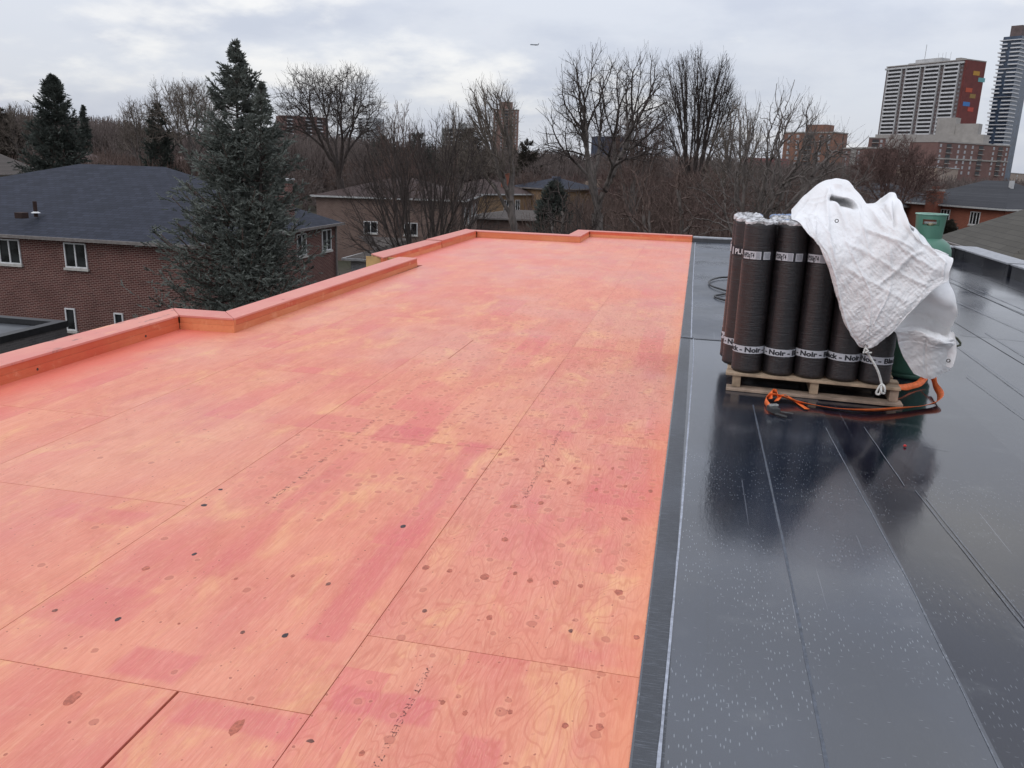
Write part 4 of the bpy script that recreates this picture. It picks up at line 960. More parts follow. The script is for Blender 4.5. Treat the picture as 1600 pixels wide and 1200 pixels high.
MB().box(21.35, 22.55, 10.15, 10.95, eh + 2.471, eh + 2.56).build('chimney_cap', CONC, rf); MB().box(21.65, 22.1, 10.3, 10.7, eh + 2.561, eh + 2.9).build('flue', BRICK_ORANGE, rf)

# 2 low flat-roofed annex in front of it
ax_ = empty('flat_roofed_annex', (-31, 17.5, GZ), label='low grey brick annex with black flat roof at the left edge', cat='annex')
MB().box(0, 9.75, 0, 6.95, 0, 3.02).build('wall', BRICK_GREY, ax_)
rf_ = MB().box(.35, 9.4, .3, 6.6, 3.021, 3.05).build('roof', simple('flat_roof_felt', (.07, .075, .085), .35, .3, 1), ax_)
m = MB().box(-.03, .3, -.03, 6.98, 3.02, 3.24).box(9.43, 9.78, -.03, 6.98, 3.021, 3.24).box(.3, 9.43, -.03, .28, 3.021, 3.24).box(.3, 9.43, 6.66, 6.98, 3.021, 3.24)
m.build('parapet', simple('black_flashing', (.018, .018, .02), .4), ax_)

# 3 pinkish brown house in the middle distance
pA = atZ(494, 305, -1.8); pB = atZ(722, 313, -1.8)
h, rf, L, eh = house('wide pinkish-brown brick house with brown roof, behind the multi-stemmed bare tree', pA, pB, 12.5, -1.8, 1.75, BRICK_BEIGE, SH_BROWN, gut=GUTW)
window(h, 4.25, eh - 3.15, 1.25, 1.05, panes=2); window(h, 7.9, eh - 3.2, 1.2, 1.1, panes=2)
for y in (1.5, 4.0, 6.8, 9.6): window(h, y, eh - 2.25, .9, 1.5, face='r', L=L, panes=2)
# 4 yellowish house right of it
pA = atZ(748, 303, -1.9); pB = atZ(835, 303, -1.9)
h, rf, L, eh = house('yellowish brick house with blue-grey roof and orange chimney, right of the pinkish-brown one', pA, pB, 9, -1.9, 1.7, BRICK_TAN, SH_BROWN, gut=GUTW)
for x in (3.6, 5.3): window(h, x, eh - 2.0, .65, 1.35, panes=2)
pc = atY(820, 290, pA[1] + 1.0)
chimney(rf, 4.6, 1.2, eh + .2, eh + 2.1, .75, .6, BRICK_ORANGE)
pA = atZ(795, 292, -1.2); pB = atZ(860, 296, -1.2)
h, rf, L, eh = house('house with slate-blue roof peeping out left of the big bare tree', (pA[0], pA[1] + 2), (pB[0], pB[1] + 2), 8, -1.2, 1.3, BRICK_TAN, SH_BLUE)
# 5 brown house behind the large tree
pA = atZ(888, 290, -1.3); pB = atZ(972, 294, -1.3)
h, rf, L, eh = house('brown brick house with tan roof half hidden behind the large grey-barked tree', pA, pB, 9, -1.3, 1.4, BRICK_DULL, simple('tan_shingle', (.16, .12, .085), .9, .3, 3))
for x in (1.2, 4.2): window(h, x, eh - 2.3, 1.0, 1.3, panes=2)
# 6 dark roofed house to the right
pA = atZ(1128, 297, -1.2); pB = atZ(1232, 301, -1.2)
h, rf, L, eh = house('dark brown house with white-framed windows seen through branches left of the rolls', pA, pB, 9, -1.2, 1.6, BRICK_DULL, SH_BROWN, gut=GUTW)
for x in (.8, 3.2, 5.4): window(h, x, eh - 2.1, .9, 1.2, panes=2)
for x in (.9, 3.3, 5.6): window(h, x, eh - 4.4, .9, 1.1, panes=2)
# 7 slate house behind the tarp
pA = atZ(1262, 312, -1.4); pB = atZ(1412, 322, -1.4)
h, rf, L, eh = house('dark house with slate-grey roof right behind the top of the white tarp', pA, pB, 9, -1.4, 2.0, BRICK_DULL, SH_GREY)
# 8 red brick house on the right
pA = atZ(1412, 315, -1.0); pB = atZ(1572, 327, -1.0)
h, rf, L, eh = house('bright red brick house with grey hip roof and broad chimney, behind the green gas cylinder', pA, pB, 9.5, -1.0, 2.3, BRICK_ORANGE, SH_GREY, gut=GUTW)
for x, pn, w in ((3.0, 2, .62), (5.05, 3, 1.12), (8.55, 3, 1.1)): window(h, x, eh - 1.55, w, 1.15, panes=pn)
window(h, 4.6, eh - 4.6, 1.6, 1.0, panes=2)
chimney(rf, 3.75, -.75, eh - 3.5, eh + 1.05, 1.25, .8, BRICK_ORANGE); MB().box(3.7, 5.05, -.8, .1, eh + 1.171, eh + 1.36).build('chimney_cap', CONC_T, rf)
MB().box(4.1, 4.6, -.6, -.1, eh + 1.361, eh + 1.6).build('flue', BRICK_ORANGE, rf); MB().box(8.6, 8.9, 3.6, 3.9, eh + 1.2, eh + 2.35).build('flue_pipe', CONC, rf)
vb = MB().box(7.0, 7.5, -.5, -.1, eh - 2.6, eh - 1.9).box(6.95, 7.55, -.52, -.08, eh - 2.28, eh - 2.2).build('wall_vent', CONC, h)
# 9 near roof at the right
h, rf, L, eh = house('olive-brown shingled hip roof of the next-door house on the right', (9.5, 27.6), (17.2, 27.6), 7.4, -.75, 2.35, BRICK_DULL, SH_OLIVE, over=.4)
h, rf, L, eh = house('greenish shingled roof behind the olive-brown one at the right edge', (18.6, 44.5), (29, 44.5), 10, -.75, 2.2, BRICK_DULL, SH_GREEN, over=.4)
MB().box(4.6, 4.9, 1.5, 1.8, eh + .4, eh + 1.7).build('flue_pipe', CONC, rf)
# 10 small garage and shed between the houses
pA = atZ(548, 398, -4.3); pB = atZ(602, 401, -4.3)
h, rf, L, eh = house('small white-walled garage with grey roof, behind the right end of the brick house', pA, pB, 6, -4.5, 1.1, simple('pale_siding', (.36, .37, .38), .7, .2, 1), SH_TAUPE, cat='garage', name='garage', gut=GUTW)
MB().box(.3, 1.6, -.03, .02, .2, 2.1).build('door', TARK, h)
pA = atZ(745, 338, -2.7); pB = atZ(858, 352, -2.7)
h, rf, L, eh = house('low shed with dark brown roof just beyond the far left kerb corner', (pA[0], pA[1]), (pB[0], pA[1] + .6), 5, -2.75, .55, BRICK_DULL, SH_TAUPE, cat='shed', name='shed')
pA = atZ(938, 342, -3.3); pB = atZ(972, 342, -3.3)
h, rf, L, eh = house('small white garage beyond the far kerb, right of the large tree trunk', pA, (pB[0], pB[1]), 5, -3.3, .35, simple('white_siding', (.5, .5, .48), .7, .15, 1), simple('white_flat_roof', (.62, .62, .62), .6), cat='garage', name='garage')
# 11 far left houses
for lab, (ax0, ay0), (bx0, by0), z, rise, wm, rm, dp in (
    ('taupe-roofed pale house at the left edge, left of the far spruce', (-12, 272), (66, 270), -1.2, 3.0, simple('cream_wall', (.3, .27, .23), .8), SH_TAUPE, 9),
    ('house with red-brown roof and skylight above the ridge of the dark brick house', (118, 262), (206, 262), -1.3, 2.4, BRICK_DULL, SH_BROWN, 10),
    ('pale brown house just left of the big spruce, in front of the wood', (212, 254), (290, 258), -.9, 1.5, BRICK_BEIGE, simple('pale_brown_shingle', (.14, .10, .09), .9, .3, 3), 9)):
    pA = atZ(ax0, ay0, z); pB = atZ(bx0, by0, z)
    h, rf, L, eh = house(lab, pA, pB, dp, z, rise, wm, rm, gut=GUTW if rise < 2 else SOFFIT)
    for k in range(3): window(h, L * (k + .4) / 3, eh - 1.9, 1.0, 1.2, panes=2)
    if 'skylight' in lab:
        sk = MB().box(L * .45, L * .45 + .9, 1.6, 1.65, 0, 1.4); o = sk.build('skylight', simple('skylight_glass', (.5, .55, .6), .2), rf); o.rotation_euler = (rad(-62), 0, rad(18)); o.location = (1.5, 1.2, eh + .6)
    if 'taupe' in lab: MB().box(L * .52, L * .52 + .25, -.06, 0, 0, 1).build('downpipe', WHITE, h)

# ---- far tower blocks
def block(name, label, pA, pB, depth, ztop, mat, zb=GZ, cat='tower block'):
    loc, a, L = frame_of(pA, pB); o = empty(name, loc, a, label=label, cat=cat); H_ = ztop - GZ
    MB().box(0, L, 0, depth, zb - GZ, H_).build('wall', mat, o); return o, L, H_
# main tower with four balcony columns
pA = atZ(1386, 106, 80); pB = atZ(1511, 94, 80)
loc, a, L = frame_of(pA, pB); T = empty('tower_block', loc, a, label='tall apartment tower with white balconies and coloured squares on its maroon end wall', cat='apartment tower')
DT = 21; HT = 80 - GZ; FH = 2.83
MB().box(0, L, 0, DT, 0, HT).build('wall', TOWERWALL, T)
MB().box(L + .01, L + .5, -.3, DT + .1, 0, HT + .2).build('end_wall', MAROON, T)
MB().box(L - 1.2, L, -.35, -.01, 0, HT).build('corner_strip', MAROON, T)
MB().box(-.4, L - 1, -1.6, 0, HT - 1.9, HT - .6).build('parapet', CONC, T); MB().box(-.3, L + .6, -.5, DT + .2, HT + .2, HT + .9).build('roof_edge', CONC_T, T)
m = MB().box(L * .30, L * .62, 6, 16, HT + .9, HT + 4.4).box(L * .22, L * .30, 5, 13, HT + .9, HT + 2.3); m.build('plant_room', CONC, T)
MB().box(L * .8, L * .86, 6, 13, HT + .9, HT + 3).build('stair_head', CONC_T, T)
MB().tube([(L * .38, 9, HT + 4), (L * .38, 9, HT + 15)], .22, 5).build('mast', CONC, T)
for t in (.55, .6, .64, .7): MB().tube([(L * t, 9, HT + 2), (L * t, 9, HT + 8)], .12, 4).build('aerial', CONC, T)
cols = [(.045, .215), (.285, .455), (.525, .695), (.765, .925)]
colw = (cols[0][1] - cols[0][0]) * L
bal = MB().box(0, colw, -1.55, 0, 0, .22).box(0, colw, -1.6, -1.45, .22, 1.15).mesh('balcony', simple('white_balcony', (.56, .56, .57), .7, .08, .3))
rec = MB().box(0, colw, -.06, 0, .25, 2.7).mesh('balcony_shade_panel', simple('balcony_shadow_glass', (.03, .028, .03), .3, .3, .2))  # flat dark panel; the shade behind each balcony is put into its glass colour
for c0, c1 in cols:
    for side in (c0 * L - .7, c1 * L + .1): MB().box(side, side + .6, -1.5, -.001, 0, HT - 2).build('pier', CONC, T)
    for k in range(31):
        z = HT - 4.6 - k * FH
        if z < 3: break
        place('balcony', bal, T, (c0 * L, 0, z)); place('balcony_shade_panel', rec, T, (c0 * L, 0, z))
tw = MB().box(0, 1.7, -.1, .05, 0, 1.3).mesh('window', simple('far_window', (.22, .21, .22), .3, .3, .1))
tws = MB().box(0, .8, -.1, .05, 0, 1.2).mesh('window', bpy.data.materials['far_window'])
for k in range(30):
    z = HT - 5 - k * FH + .9
    place('window', tw, T, (L * .943, 0, z)); place('window', tws, T, (L * .012, 0, z))
    for t in (.235, .255, .475, .495, .715, .735): place('window', tws, T, (L * t, 0, z))
sq = {}
for u, k, w, cn, col in ((.40, 1.2, .34, 'mustard_square', (.42, .22, .035)), (.72, 2.6, .36, 'teal_square', (.12, .33, .34)), (.15, 5.3, .34, 'orange_red_square', (.42, .075, .035)), (.42, 6.6, .3, 'ochre_square', (.25, .16, .05)),
                        (.12, 8.6, .36, 'light_blue_square', (.05, .17, .42)), (.42, 9.8, .3, 'red_square', (.42, .06, .04)), (.45, 14, .3, 'deep_blue_square', (.025, .035, .22)), (.13, 14.9, .3, 'olive_square', (.14, .15, .12)), (.70, 16.3, .3, 'vermilion_square', (.42, .075, .035)), (.45, 17.2, .3, 'blue_square', (.05, .15, .36))):
    z = HT - 3 - k * FH
    MB().box(L + .51, L + .6, DT * u, DT * (u + w), z - FH, z).build('coloured_square', flat(cn, col), T)
# right-hand glass tower with wrapping balconies
pA = atZ(1568, 60, 105); pB = atZ(1640, 40, 105)
loc, a, L = frame_of(pA, (pB[0], pA[1] - 8)); T2 = empty('tower_block', loc, a, label='glass apartment tower with white balconies, cut by the right edge', cat='apartment tower')
H2 = 100 - GZ; MB().box(0, L, 0, 26, 0, H2 + 6).build('wall', BLUEGL, T2); MB().box(3, L - 2, 3, 24, H2 + 6, H2 + 14).build('crown', TOWERWALL, T2)
slab = MB().box(-1.6, L * .30, -1.7, 12, 0, .9).mesh('balcony', bpy.data.materials['white_balcony']); slab2 = MB().box(L * .52, L + .5, -1.7, 12, 0, .9).mesh('balcony', bpy.data.materials['white_balcony']); slabf = MB().box(-1.6, L + .5, -1.5, 12, 0, .6).mesh('balcony', bpy.data.materials['white_balcony'])
for k in range(36):
    z = H2 + 3 - k * 2.95
    if z < 3: break
    for o_, off in ((slab, (k % 3) * .5 - .3), (slab2, 0)): place('balcony', o_ if k % 7 else slabf, T2, (off, -.001 * k, z))
# mid-rise complex
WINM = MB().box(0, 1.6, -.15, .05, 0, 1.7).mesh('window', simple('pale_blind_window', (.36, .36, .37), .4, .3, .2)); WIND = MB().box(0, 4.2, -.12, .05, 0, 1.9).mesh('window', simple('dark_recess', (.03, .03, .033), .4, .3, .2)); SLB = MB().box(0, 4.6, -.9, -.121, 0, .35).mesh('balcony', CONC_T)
def midrise(label, x0, y0, x1, y1, ztop, mat, depth, floors, colsx, fh=2.95):
    pA = atZ(x0, y0, ztop); pB = atZ(x1, y1, ztop); T_, L, H_ = block('apartment_block', label, pA, pB, depth, ztop, mat, cat='apartment block')
    MB().box(-.3, L + .3, -.35, depth + .3, H_ + .01, H_ + .7).build('roof_edge', CONC_T, T_)
    for k in range(floors):
        z = H_ - 2.6 - k * fh
        for t, kind in colsx:
            if kind == 'w': place('window', WINM, T_, (t * L, 0, z))
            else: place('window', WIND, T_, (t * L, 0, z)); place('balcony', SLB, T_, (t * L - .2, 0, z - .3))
    return T_, L, H_
T3, L3, H3 = midrise('rose-brown mid-rise block with bands of windows, lower right of the tall tower', 1466, 222, 1578, 229, 20, MIDR, 18, 6, [(.03, 'w'), (.12, 'b'), (.27, 'w'), (.36, 'w'), (.46, 'w'), (.56, 'b'), (.76, 'w'), (.84, 'b'), (.95, 'w')])
MB().box(-.2, L3 + .2, -.5, -.001, H3 - 9.4, H3 - 8.6).build('string_course', CONC_T, T3)
T4, L4, H4 = midrise('brown mid-rise wing behind the reddish tree, left of the rose-brown block', 1358, 216, 1476, 217, 24, MIDR, 20, 5, [(.05, 'b'), (.16, 'w'), (.24, 'w'), (.36, 'b'), (.5, 'w'), (.58, 'w'), (.7, 'b'), (.86, 'w'), (.93, 'w')])
pA = atZ(1372, 208, 27); pB = atZ(1545, 208, 27); o, L_, H_ = block('penthouse_block', 'pale beige windowless upper block stepped above the mid-rise wing', (pA[0], pA[1] + 8), (pB[0], pB[1] + 8), 12, 26.5, CONC_T, 12, 'apartment block')
MB().box(L_ * .56, L_ * .93, 2, 10, H_ + .01, H_ + 6.5).build('lift_room', CONC_T, o); MB().box(L_ * .56, L_ * .73, 1.5, 10.5, H_ + .01, H_ + 10.2).build('lift_tower', CONC_T, o)
T5, L5, H5 = midrise('small brown block with pale window strip right of the orange-brown tower', 1318, 233, 1362, 232, 13, MIDR, 14, 5, [(.1, 'w'), (.3, 'w'), (.36, 'w'), (.55, 'w')])
MB().box(L5 * .3, L5 * .5, -.2, -.15, 2, H5 - .2).build('pale_strip', CONC_T, T5)
T6, L6, H6 = midrise('orange-brown brick tower seen through the gnarled bare tree', 1226, 208, 1306, 208, 22, ORANGET, 16, 7, [(.08, 'w'), (.25, 'w'), (.42, 'b'), (.7, 'w'), (.86, 'w')])
MB().box(L6 * .38, L6 * .78, 2, 12, H6 + .7, H6 + 4.6).build('plant_room', ORANGET, T6)
# low beige commercial building
pA = atZ(1465, 262, 5.5); pB = atZ(1640, 275, 5.5); T7, L7, H7 = block('commercial_building', 'low beige commercial building with large dark windows, in front of the rose-brown block', pA, pB, 20, 5.5, simple('beige_concrete', (.30, .235, .19), .8, .1, .4), cat='commercial building')
bw_ = {w: MB().box(0, w, -.12, .05, 0, 2.1).mesh('window', simple('greenish_dark_glass', (.05, .065, .065), .2, .4, .3) if not bpy.data.materials.get('greenish_dark_glass') else bpy.data.materials['greenish_dark_glass']) for w in (1.6, 5.2, 6.8)}
for row in range(4):
    z = H7 - 3.2 - row * 3.0
    for x, w in ((1.0, 1.6), (4.2, 5.2), (11.0, 5.2), (18, 1.6), (21.4, 6.8), (30, 6.8)):
        place('window', bw_[w], T7, (x * L7 / 44, 0, z))
MB().box(-.3, L7 + .3, -.4, 20.2, H7 + .01, H7 + .5).build('roof_edge', CONC, T7)
pA = atZ(1312, 264, 4.5); pB = atZ(1358, 263, 4.5); T8, L8, H8 = block('commercial_building', 'low building with a yellowish fascia left of the reddish tree', pA, pB, 12, 4.5, MIDR, cat='commercial building')
MB().box(-.5, L8 + .5, -.8, -.001, H8 - 1.5, H8 - .2).build('fascia', simple('yellowish_fascia', (.36, .27, .17), .8), T8); place('window', bw_[5.2], T8, (L8 * .3, 0, H8 - 3.8))
# brown brick tower left of centre and pale blocks beside it
T9, L9, H9 = midrise('slim brown brick tower rising behind the slender bare tree left of centre', 771, 171, 811, 172.3, 50, BROWNT, 20, 22, [(.08, 'w'), (.3, 'w'), (.42, 'b'), (.72, 'w'), (.86, 'w')])
MB().box(L9 * .22, L9 * .75, 3, 14, H9 + .7, H9 + 7.5).build('plant_room', BROWNT, T9)
bandb = MB().box(0, 5.5, -1.2, 0, 0, .9).mesh('balcony', bpy.data.materials['white_balcony'])
def pale(label, x0, y0, x1, y1, zt, mat, n_, cs):
    pA = atZ(x0, y0, zt); pB = atZ(x1, y1, zt); T_, L, H_ = block('apartment_block', label, pA, pB, 18, zt, mat, cat='apartment block')
    for k in range(n_):
        for t in cs: place('balcony', bandb, T_, (t * L, 0, H_ - 3.6 - k * 2.9)); place('window', WIND, T_, (t * L + .5, 0, H_ - 2.6 - k * 2.9))
    return T_, L, H_
PALEW = simple('pale_grey_wall', (.27, .28, .275), .8, .1, .3)
o, L_, H_ = pale('pale grey-green apartment block with white balconies left of the brown tower', 690, 200, 732, 201, 24, PALEW, 9, (.2, .58))
MB().box(L_ * .55, L_ * .82, 3, 10, H_ + .01, H_ + 3.8).build('plant_room', PALEW, o)
pale('distant pale high-rise seen through the round-crowned bare tree', 559, 184, 582, 184, 40, simple('hazy_white_wall', (.4, .41, .42), .8, .1, .3), 12, (.05, .55))
pale('distant brown block behind the left side of the round-crowned bare tree', 440, 180, 512, 184, 34, MIDR, 7, (.1, .5, .75))
o, L_, H_ = block('apartment_block', 'far bluish-grey block low on the horizon behind the large central tree', atZ(924, 224, 14), atZ(950, 224, 14), 15, 18, simple('slate_blue_wall', (.05, .06, .09), .8, .1, .3), cat='apartment block')
o, L_, H_ = block('long_low_building', 'long building with dull red roof on the horizon left of the orange-brown tower', atZ(1160, 246, 4), atZ(1232, 248, 4), 15, 4, simple('dull_red_roof', (.2, .085, .08), .8, .1, .3), cat='building')

# ================================================================== trees
def norm(v): return v / (np.linalg.norm(v, axis=-1, keepdims=True) + 1e-9)
def tubes(P, R, k):
    """P (N,K,3), R (N,K) -> verts, quads (vectorised)"""
    N_, K, _ = P.shape; d = np.gradient(P, axis=1); d = norm(d)
    ref = np.where(np.abs(d[..., 2:3]) > .9, np.array([1., 0, 0]), np.array([0, 0, 1.])); a = norm(np.cross(d, ref)); b = np.cross(d, a)
    t = np.arange(k) * 2 * math.pi / k
    V = P[:, :, None, :] + R[:, :, None, None] * (a[:, :, None, :] * np.cos(t)[None, None, :, None] + b[:, :, None, :] * np.sin(t)[None, None, :, None])
    base = (np.arange(N_) * K * k)[:, None, None] + (np.arange(K - 1) * k)[None, :, None]; i = np.arange(k)[None, None, :]; j = (np.arange(k)[None, None, :] + 1) % k
    T = np.stack([base + i, base + j, base + k + j, base + k + i], -1).reshape(-1, 4)
    return V.reshape(-1, 3), T
def grow(rng, P, n, tmin, tmax, ang, lratio, K, curl, flat=.25):
    N_, KP, _ = P.shape; M_ = N_ * n; par = np.repeat(np.arange(N_), n)
    t = tmin + (tmax - tmin) * ((np.tile(np.arange(n), N_) + rng.rand(M_)) / n)
    f = t * (KP - 1); i = np.minimum(f.astype(int), KP - 2); w = (f - i)[:, None]
    pos = P[par, i] * (1 - w) + P[par, i + 1] * w; pd = norm(P[par, i + 1] - P[par, i])
    L = np.linalg.norm(np.diff(P, axis=1), axis=2).sum(1)[par]
    side = norm(np.cross(pd, np.array([0, 0, 1.]))) * np.where(np.tile(np.arange(n), N_) % 2, 1, -1)[:, None]
    side = norm(side + rng.randn(M_, 3) * flat)
    a = (ang * (1 + .2 * rng.randn(M_)))[:, None]; d = norm(pd * np.cos(a) + side * np.sin(a))
    ln = L * lratio * (1 - .5 * t) * (1 + .25 * rng.randn(M_)).clip(.4, 1.6); pts = [pos]; step = (ln / (K - 1))[:, None]
    for s_ in range(K - 1):
        d = norm(d + rng.randn(M_, 3) * curl + np.array([0, 0, -.02])); pts.append(pts[-1] + d * step)
    return np.stack(pts, 1)
STY = dict(   # fork height, crown centre height, lower reach, wiggle, lift, gap exponent, spread of tips
    round=dict(fork=.30, lo=.36, wig=.03, lift=.05, frac=.36), vase=dict(fork=.33, lo=.40, wig=.045, lift=.05, frac=.34),
    upright=dict(fork=.18, lo=.22, wig=.03, lift=.22, frac=.30), stems=dict(fork=.02, lo=.22, wig=.03, lift=.05, frac=.33),
    slender=dict(fork=.42, lo=.40, wig=.07, lift=.16, frac=.30), gnarly=dict(fork=.30, lo=.30, wig=.085, lift=.0, frac=.38))
def grown_tree(seed, style, H_, W_, lean, tips=1500, lobes=None, fork=None, lo=None):
    """tips are scattered through the crown, then gathered back to the trunk cluster by cluster"""
    rng = np.random.RandomState(seed); st_ = dict(STY[style])
    if fork: st_['fork'] = fork
    if lo: st_['lo'] = lo
    lobes = lobes or [(0, 0, 1, 1)]
    X = []
    for (ox, oy, sx, sz) in lobes:       # lobe: offset x (in half widths), top drop, width and height scale
        n_ = int(tips / len(lobes)); u = norm(rng.randn(n_, 3)); u[:, 2] = np.where(u[:, 2] < -.35, -u[:, 2], u[:, 2])
        r = (rng.rand(n_) ** .3)[:, None]
        q = u * r * (1 + .10 * np.sin(u[:, 0:1] * 7 + seed) + .08 * np.sin(u[:, 1:2] * 9 + u[:, 2:3] * 6))
        zt = H_ * (1 - oy); zc = st_['lo'] * H_ + (zt - st_['lo'] * H_) * .42; up = (zt - zc) / 1.05 * sz; dn = (zc - st_['lo'] * H_) * 1.15
        z = zc + np.where(q[:, 2] > 0, q[:, 2] * up, q[:, 2] * dn)
        X.append(np.stack([lean * .9 + ox * W_ / 2 + q[:, 0] * W_ / 2 * sx, q[:, 1] * W_ / 2 * sx, z], 1))
    X = np.concatenate(X)
    edges = []      # p0, p1, d0, d1, n0, n1
    fz = st_['fork'] * H_; root = np.zeros(3); top = np.array([lean * st_['fork'] * .6, 0, fz])
    def rec(p, d, idx, depth):
        n_ = len(idx)
        if n_ <= 3 or depth > 13:
            for i in idx:
                e = X[i]; dd = norm(e - p + np.array([0, 0, .05 * H_ * .2])); edges.append((p, e, d, dd, 1, .5))
            return
        k = 2 if (n_ < 24 or rng.rand() < .6) else 3
        if depth == 0: k = 5 if style in ('round', 'stems') else 4
        if depth == 0 and style == 'stems': k = 8
        pts = X[idx]; v = norm(pts - p)
        c = v[rng.choice(n_, k, replace=False)]
        for it in range(5):
            a = np.argmax(v @ c.T, 1)
            for j in range(k):
                if (a == j).any(): c[j] = norm(v[a == j].mean(0))
        for j in range(k):
            sel = idx[a == j]
            if len(sel) == 0: continue
            cen = X[sel].mean(0); L = np.linalg.norm(cen - p); fr = st_['frac'] * (.8 + .5 * rng.rand())
            dirn = norm(norm(cen - p) + d * .22 + np.array([0, 0, st_['lift']]) + rng.randn(3) * st_['wig'])
            q = p + dirn * L * fr
            dd = norm(norm(cen - q) * .75 + dirn * .4 + rng.randn(3) * st_['wig'] * 1.5)
            # side shoots that peel off along the way
            edges.append((p, q, d, dd, len(sel), len(sel) * .86)); rec(q, dd, sel, depth + 1)
    rec(top, np.array([0, 0, 1.]), np.arange(len(X)), 0)
    edges.append((root, top, np.array([0, 0, 1.]), norm(np.array([lean * .2, 0, H_ * .5])), tips * 1.35, tips))
    p0 = np.array([e[0] for e in edges]); p1 = np.array([e[1] for e in edges]); d0 = np.array([e[2] for e in edges]); d1 = np.array([e[3] for e in edges])
    n0 = np.array([e[4] for e in edges], float); n1 = np.array([e[5] for e in edges], float)
    L = np.linalg.norm(p1 - p0, axis=1, keepdims=True)
    def herm(K):
        t = np.linspace(0, 1, K)[None, :, None]; a = p0[:, None]; b = p1[:, None]; m0 = (d0 * L * .9)[:, None]; m1 = (d1 * L * .9)[:, None]
        P = (2 * t ** 3 - 3 * t ** 2 + 1) * a + (t ** 3 - 2 * t ** 2 + t) * m0 + (-2 * t ** 3 + 3 * t ** 2) * b + (t ** 3 - t ** 2) * m1
        w_ = rng.randn(len(p0), K, 3) * L[:, None] * st_['wig'] * .38; w_[:, 0] = 0; w_[:, -1] = 0; return P + w_
    P = herm(6); rb = H_ * .0195 / tips ** .47
    R = (rb * (n0[:, None] + (n1 - n0)[:, None] * np.linspace(0, 1, 6)[None]) ** .47)
    big = n0 > tips * .045
    # short side twigs on every fine edge
    fine = n0 < tips * .03; Pf = P[fine]; k = 2; M_ = len(Pf) * k; par = np.repeat(np.arange(len(Pf)), k); t = .25 + .7 * rng.rand(M_); i = np.minimum((t * 5).astype(int), 4); w = (t * 5 - i)[:, None]
    pos = Pf[par, i] * (1 - w) + Pf[par, i + 1] * w; pd = norm(Pf[par, i + 1] - Pf[par, i]); sd = norm(np.cross(pd, rng.randn(M_, 3))); dd = norm(pd * .8 + sd * .65 + np.array([0, 0, .25])); ln = H_ * (.02 + .035 * rng.rand(M_))[:, None]
    tw_ = np.stack([pos, pos + dd * ln * .5 + rng.randn(M_, 3) * .004 * H_, pos + norm(dd + np.array([0, 0, .3])) * ln], 1)
    return (P[big], R[big]), (P[~big], R[~big]), (tw_, np.full((M_, 3), 1e-4))
def tree_obj(lv, mat, name, label, group=None, rmin=.01, cat='bare tree', loc=(0, 0, 0), mat2=None):
    o = empty(name, loc, 0, label=label, cat=cat, group=group)
    v, t = tubes(lv[0][0], np.maximum(lv[0][1], rmin * 1.5), 7); place('trunk', npmesh('trunk', v, t, mat, True), o)
    v, t = tubes(lv[1][0], np.maximum(lv[1][1], rmin), 4); v2, t2 = tubes(lv[2][0], np.maximum(lv[2][1], rmin * .5), 3)
    place('crown', npmesh('crown', np.concatenate([v, v2]), np.concatenate([t, t2 + len(v)]), mat2 or mat, True), o)
    return o
def copy_tree(o, loc, rz, sx=1, sz=1, label=None):
    c_ = o.copy(); C.objects.link(c_); c_.location = loc; c_.rotation_euler = (0, 0, rz); c_.scale = (sx, sx, sz)
    if label: c_['label'] = label
    for ch in o.children:
        d = ch.copy(); C.objects.link(d); d.parent = c_
    return c_
def bare(px, pbase, ptop, wpx, Y, style, seed, label, mat=BK_DARK, tips=1500, cx=None, mat2=None, tw=1.0, lobes=None, fork=None, lo=None):
    """pbase, ptop: trunk foot and crown top in the photo; cx: middle of the crown; Y metres ahead"""
    top = atY(ptop[0], ptop[1], Y); b = atY(pbase[0], pbase[1], Y); dist = math.hypot(b[0], Y); H_ = top[2] - GZ; W_ = wpx / F_PX * dist
    c_ = atY(cx if cx else ptop[0], (pbase[1] + ptop[1]) / 2, Y)
    lv = grown_tree(seed, style, H_, W_, c_[0] - b[0], tips, lobes, fork, lo)
    return tree_obj(lv, mat, 'bare_tree', label, rmin=.00019 * dist * tw, loc=(b[0], Y, GZ), mat2=mat2)
bare(535, (535, 285), (515, 100), 186, 72, 'round', 11, 'wide round-crowned bare tree rising above the pinkish-brown house roof', BK_DARK, 1500, cx=514, fork=.42, lo=.47)
bare(650, (672, 385), (655, 165), 285, 33, 'stems', 5, 'many-stemmed spreading bare tree just beyond the left kerb, before the pinkish-brown house', BK_DARK, 1250, cx=660, fork=.12, lo=.26)
bare(805, (822, 365), (752, 116), 105, 40, 'slender', 23, 'slender pale-twigged bare tree leaning left in front of the brown tower', BK_GREY, 560, cx=758, mat2=BK_PALE, fork=.45, lo=.5)
bare(935, (928, 362), (950, 64), 232, 44, 'vase', 4, 'tall grey-barked bare tree with wide crown at the centre of the skyline', BK_GREY, 850, cx=950, mat2=BK_DARK, fork=.44, lo=.43)
bare(1085, (1085, 280), (1085, 66), 125, 85, 'upright', 31, 'dense upright bare tree right of the tall central tree', BK_DARK, 1150, lobes=[(-.25, 0, .72, 1), (.5, .04, .55, 1)], lo=.34)
bare(1190, (1165, 372), (1243, 132), 250, 30, 'gnarly', 8, 'gnarled grey bare tree with twisting limbs before the orange-brown tower', BK_GREY, 600, cx=1232, mat2=BK_GREY, fork=.36, lo=.42)
bare(1020, (1075, 372), (1012, 225), 200, 32, 'gnarly', 19, 'low gnarled bare tree spreading over the far kerb right of centre', BK_GREY, 420, cx=1030, mat2=BK_BROWN, fork=.3)
bare(905, (905, 368), (890, 262), 170, 28, 'gnarly', 41, 'low twisted bare tree directly beyond the step of the far kerb', BK_GREY, 260, mat2=BK_DARK)
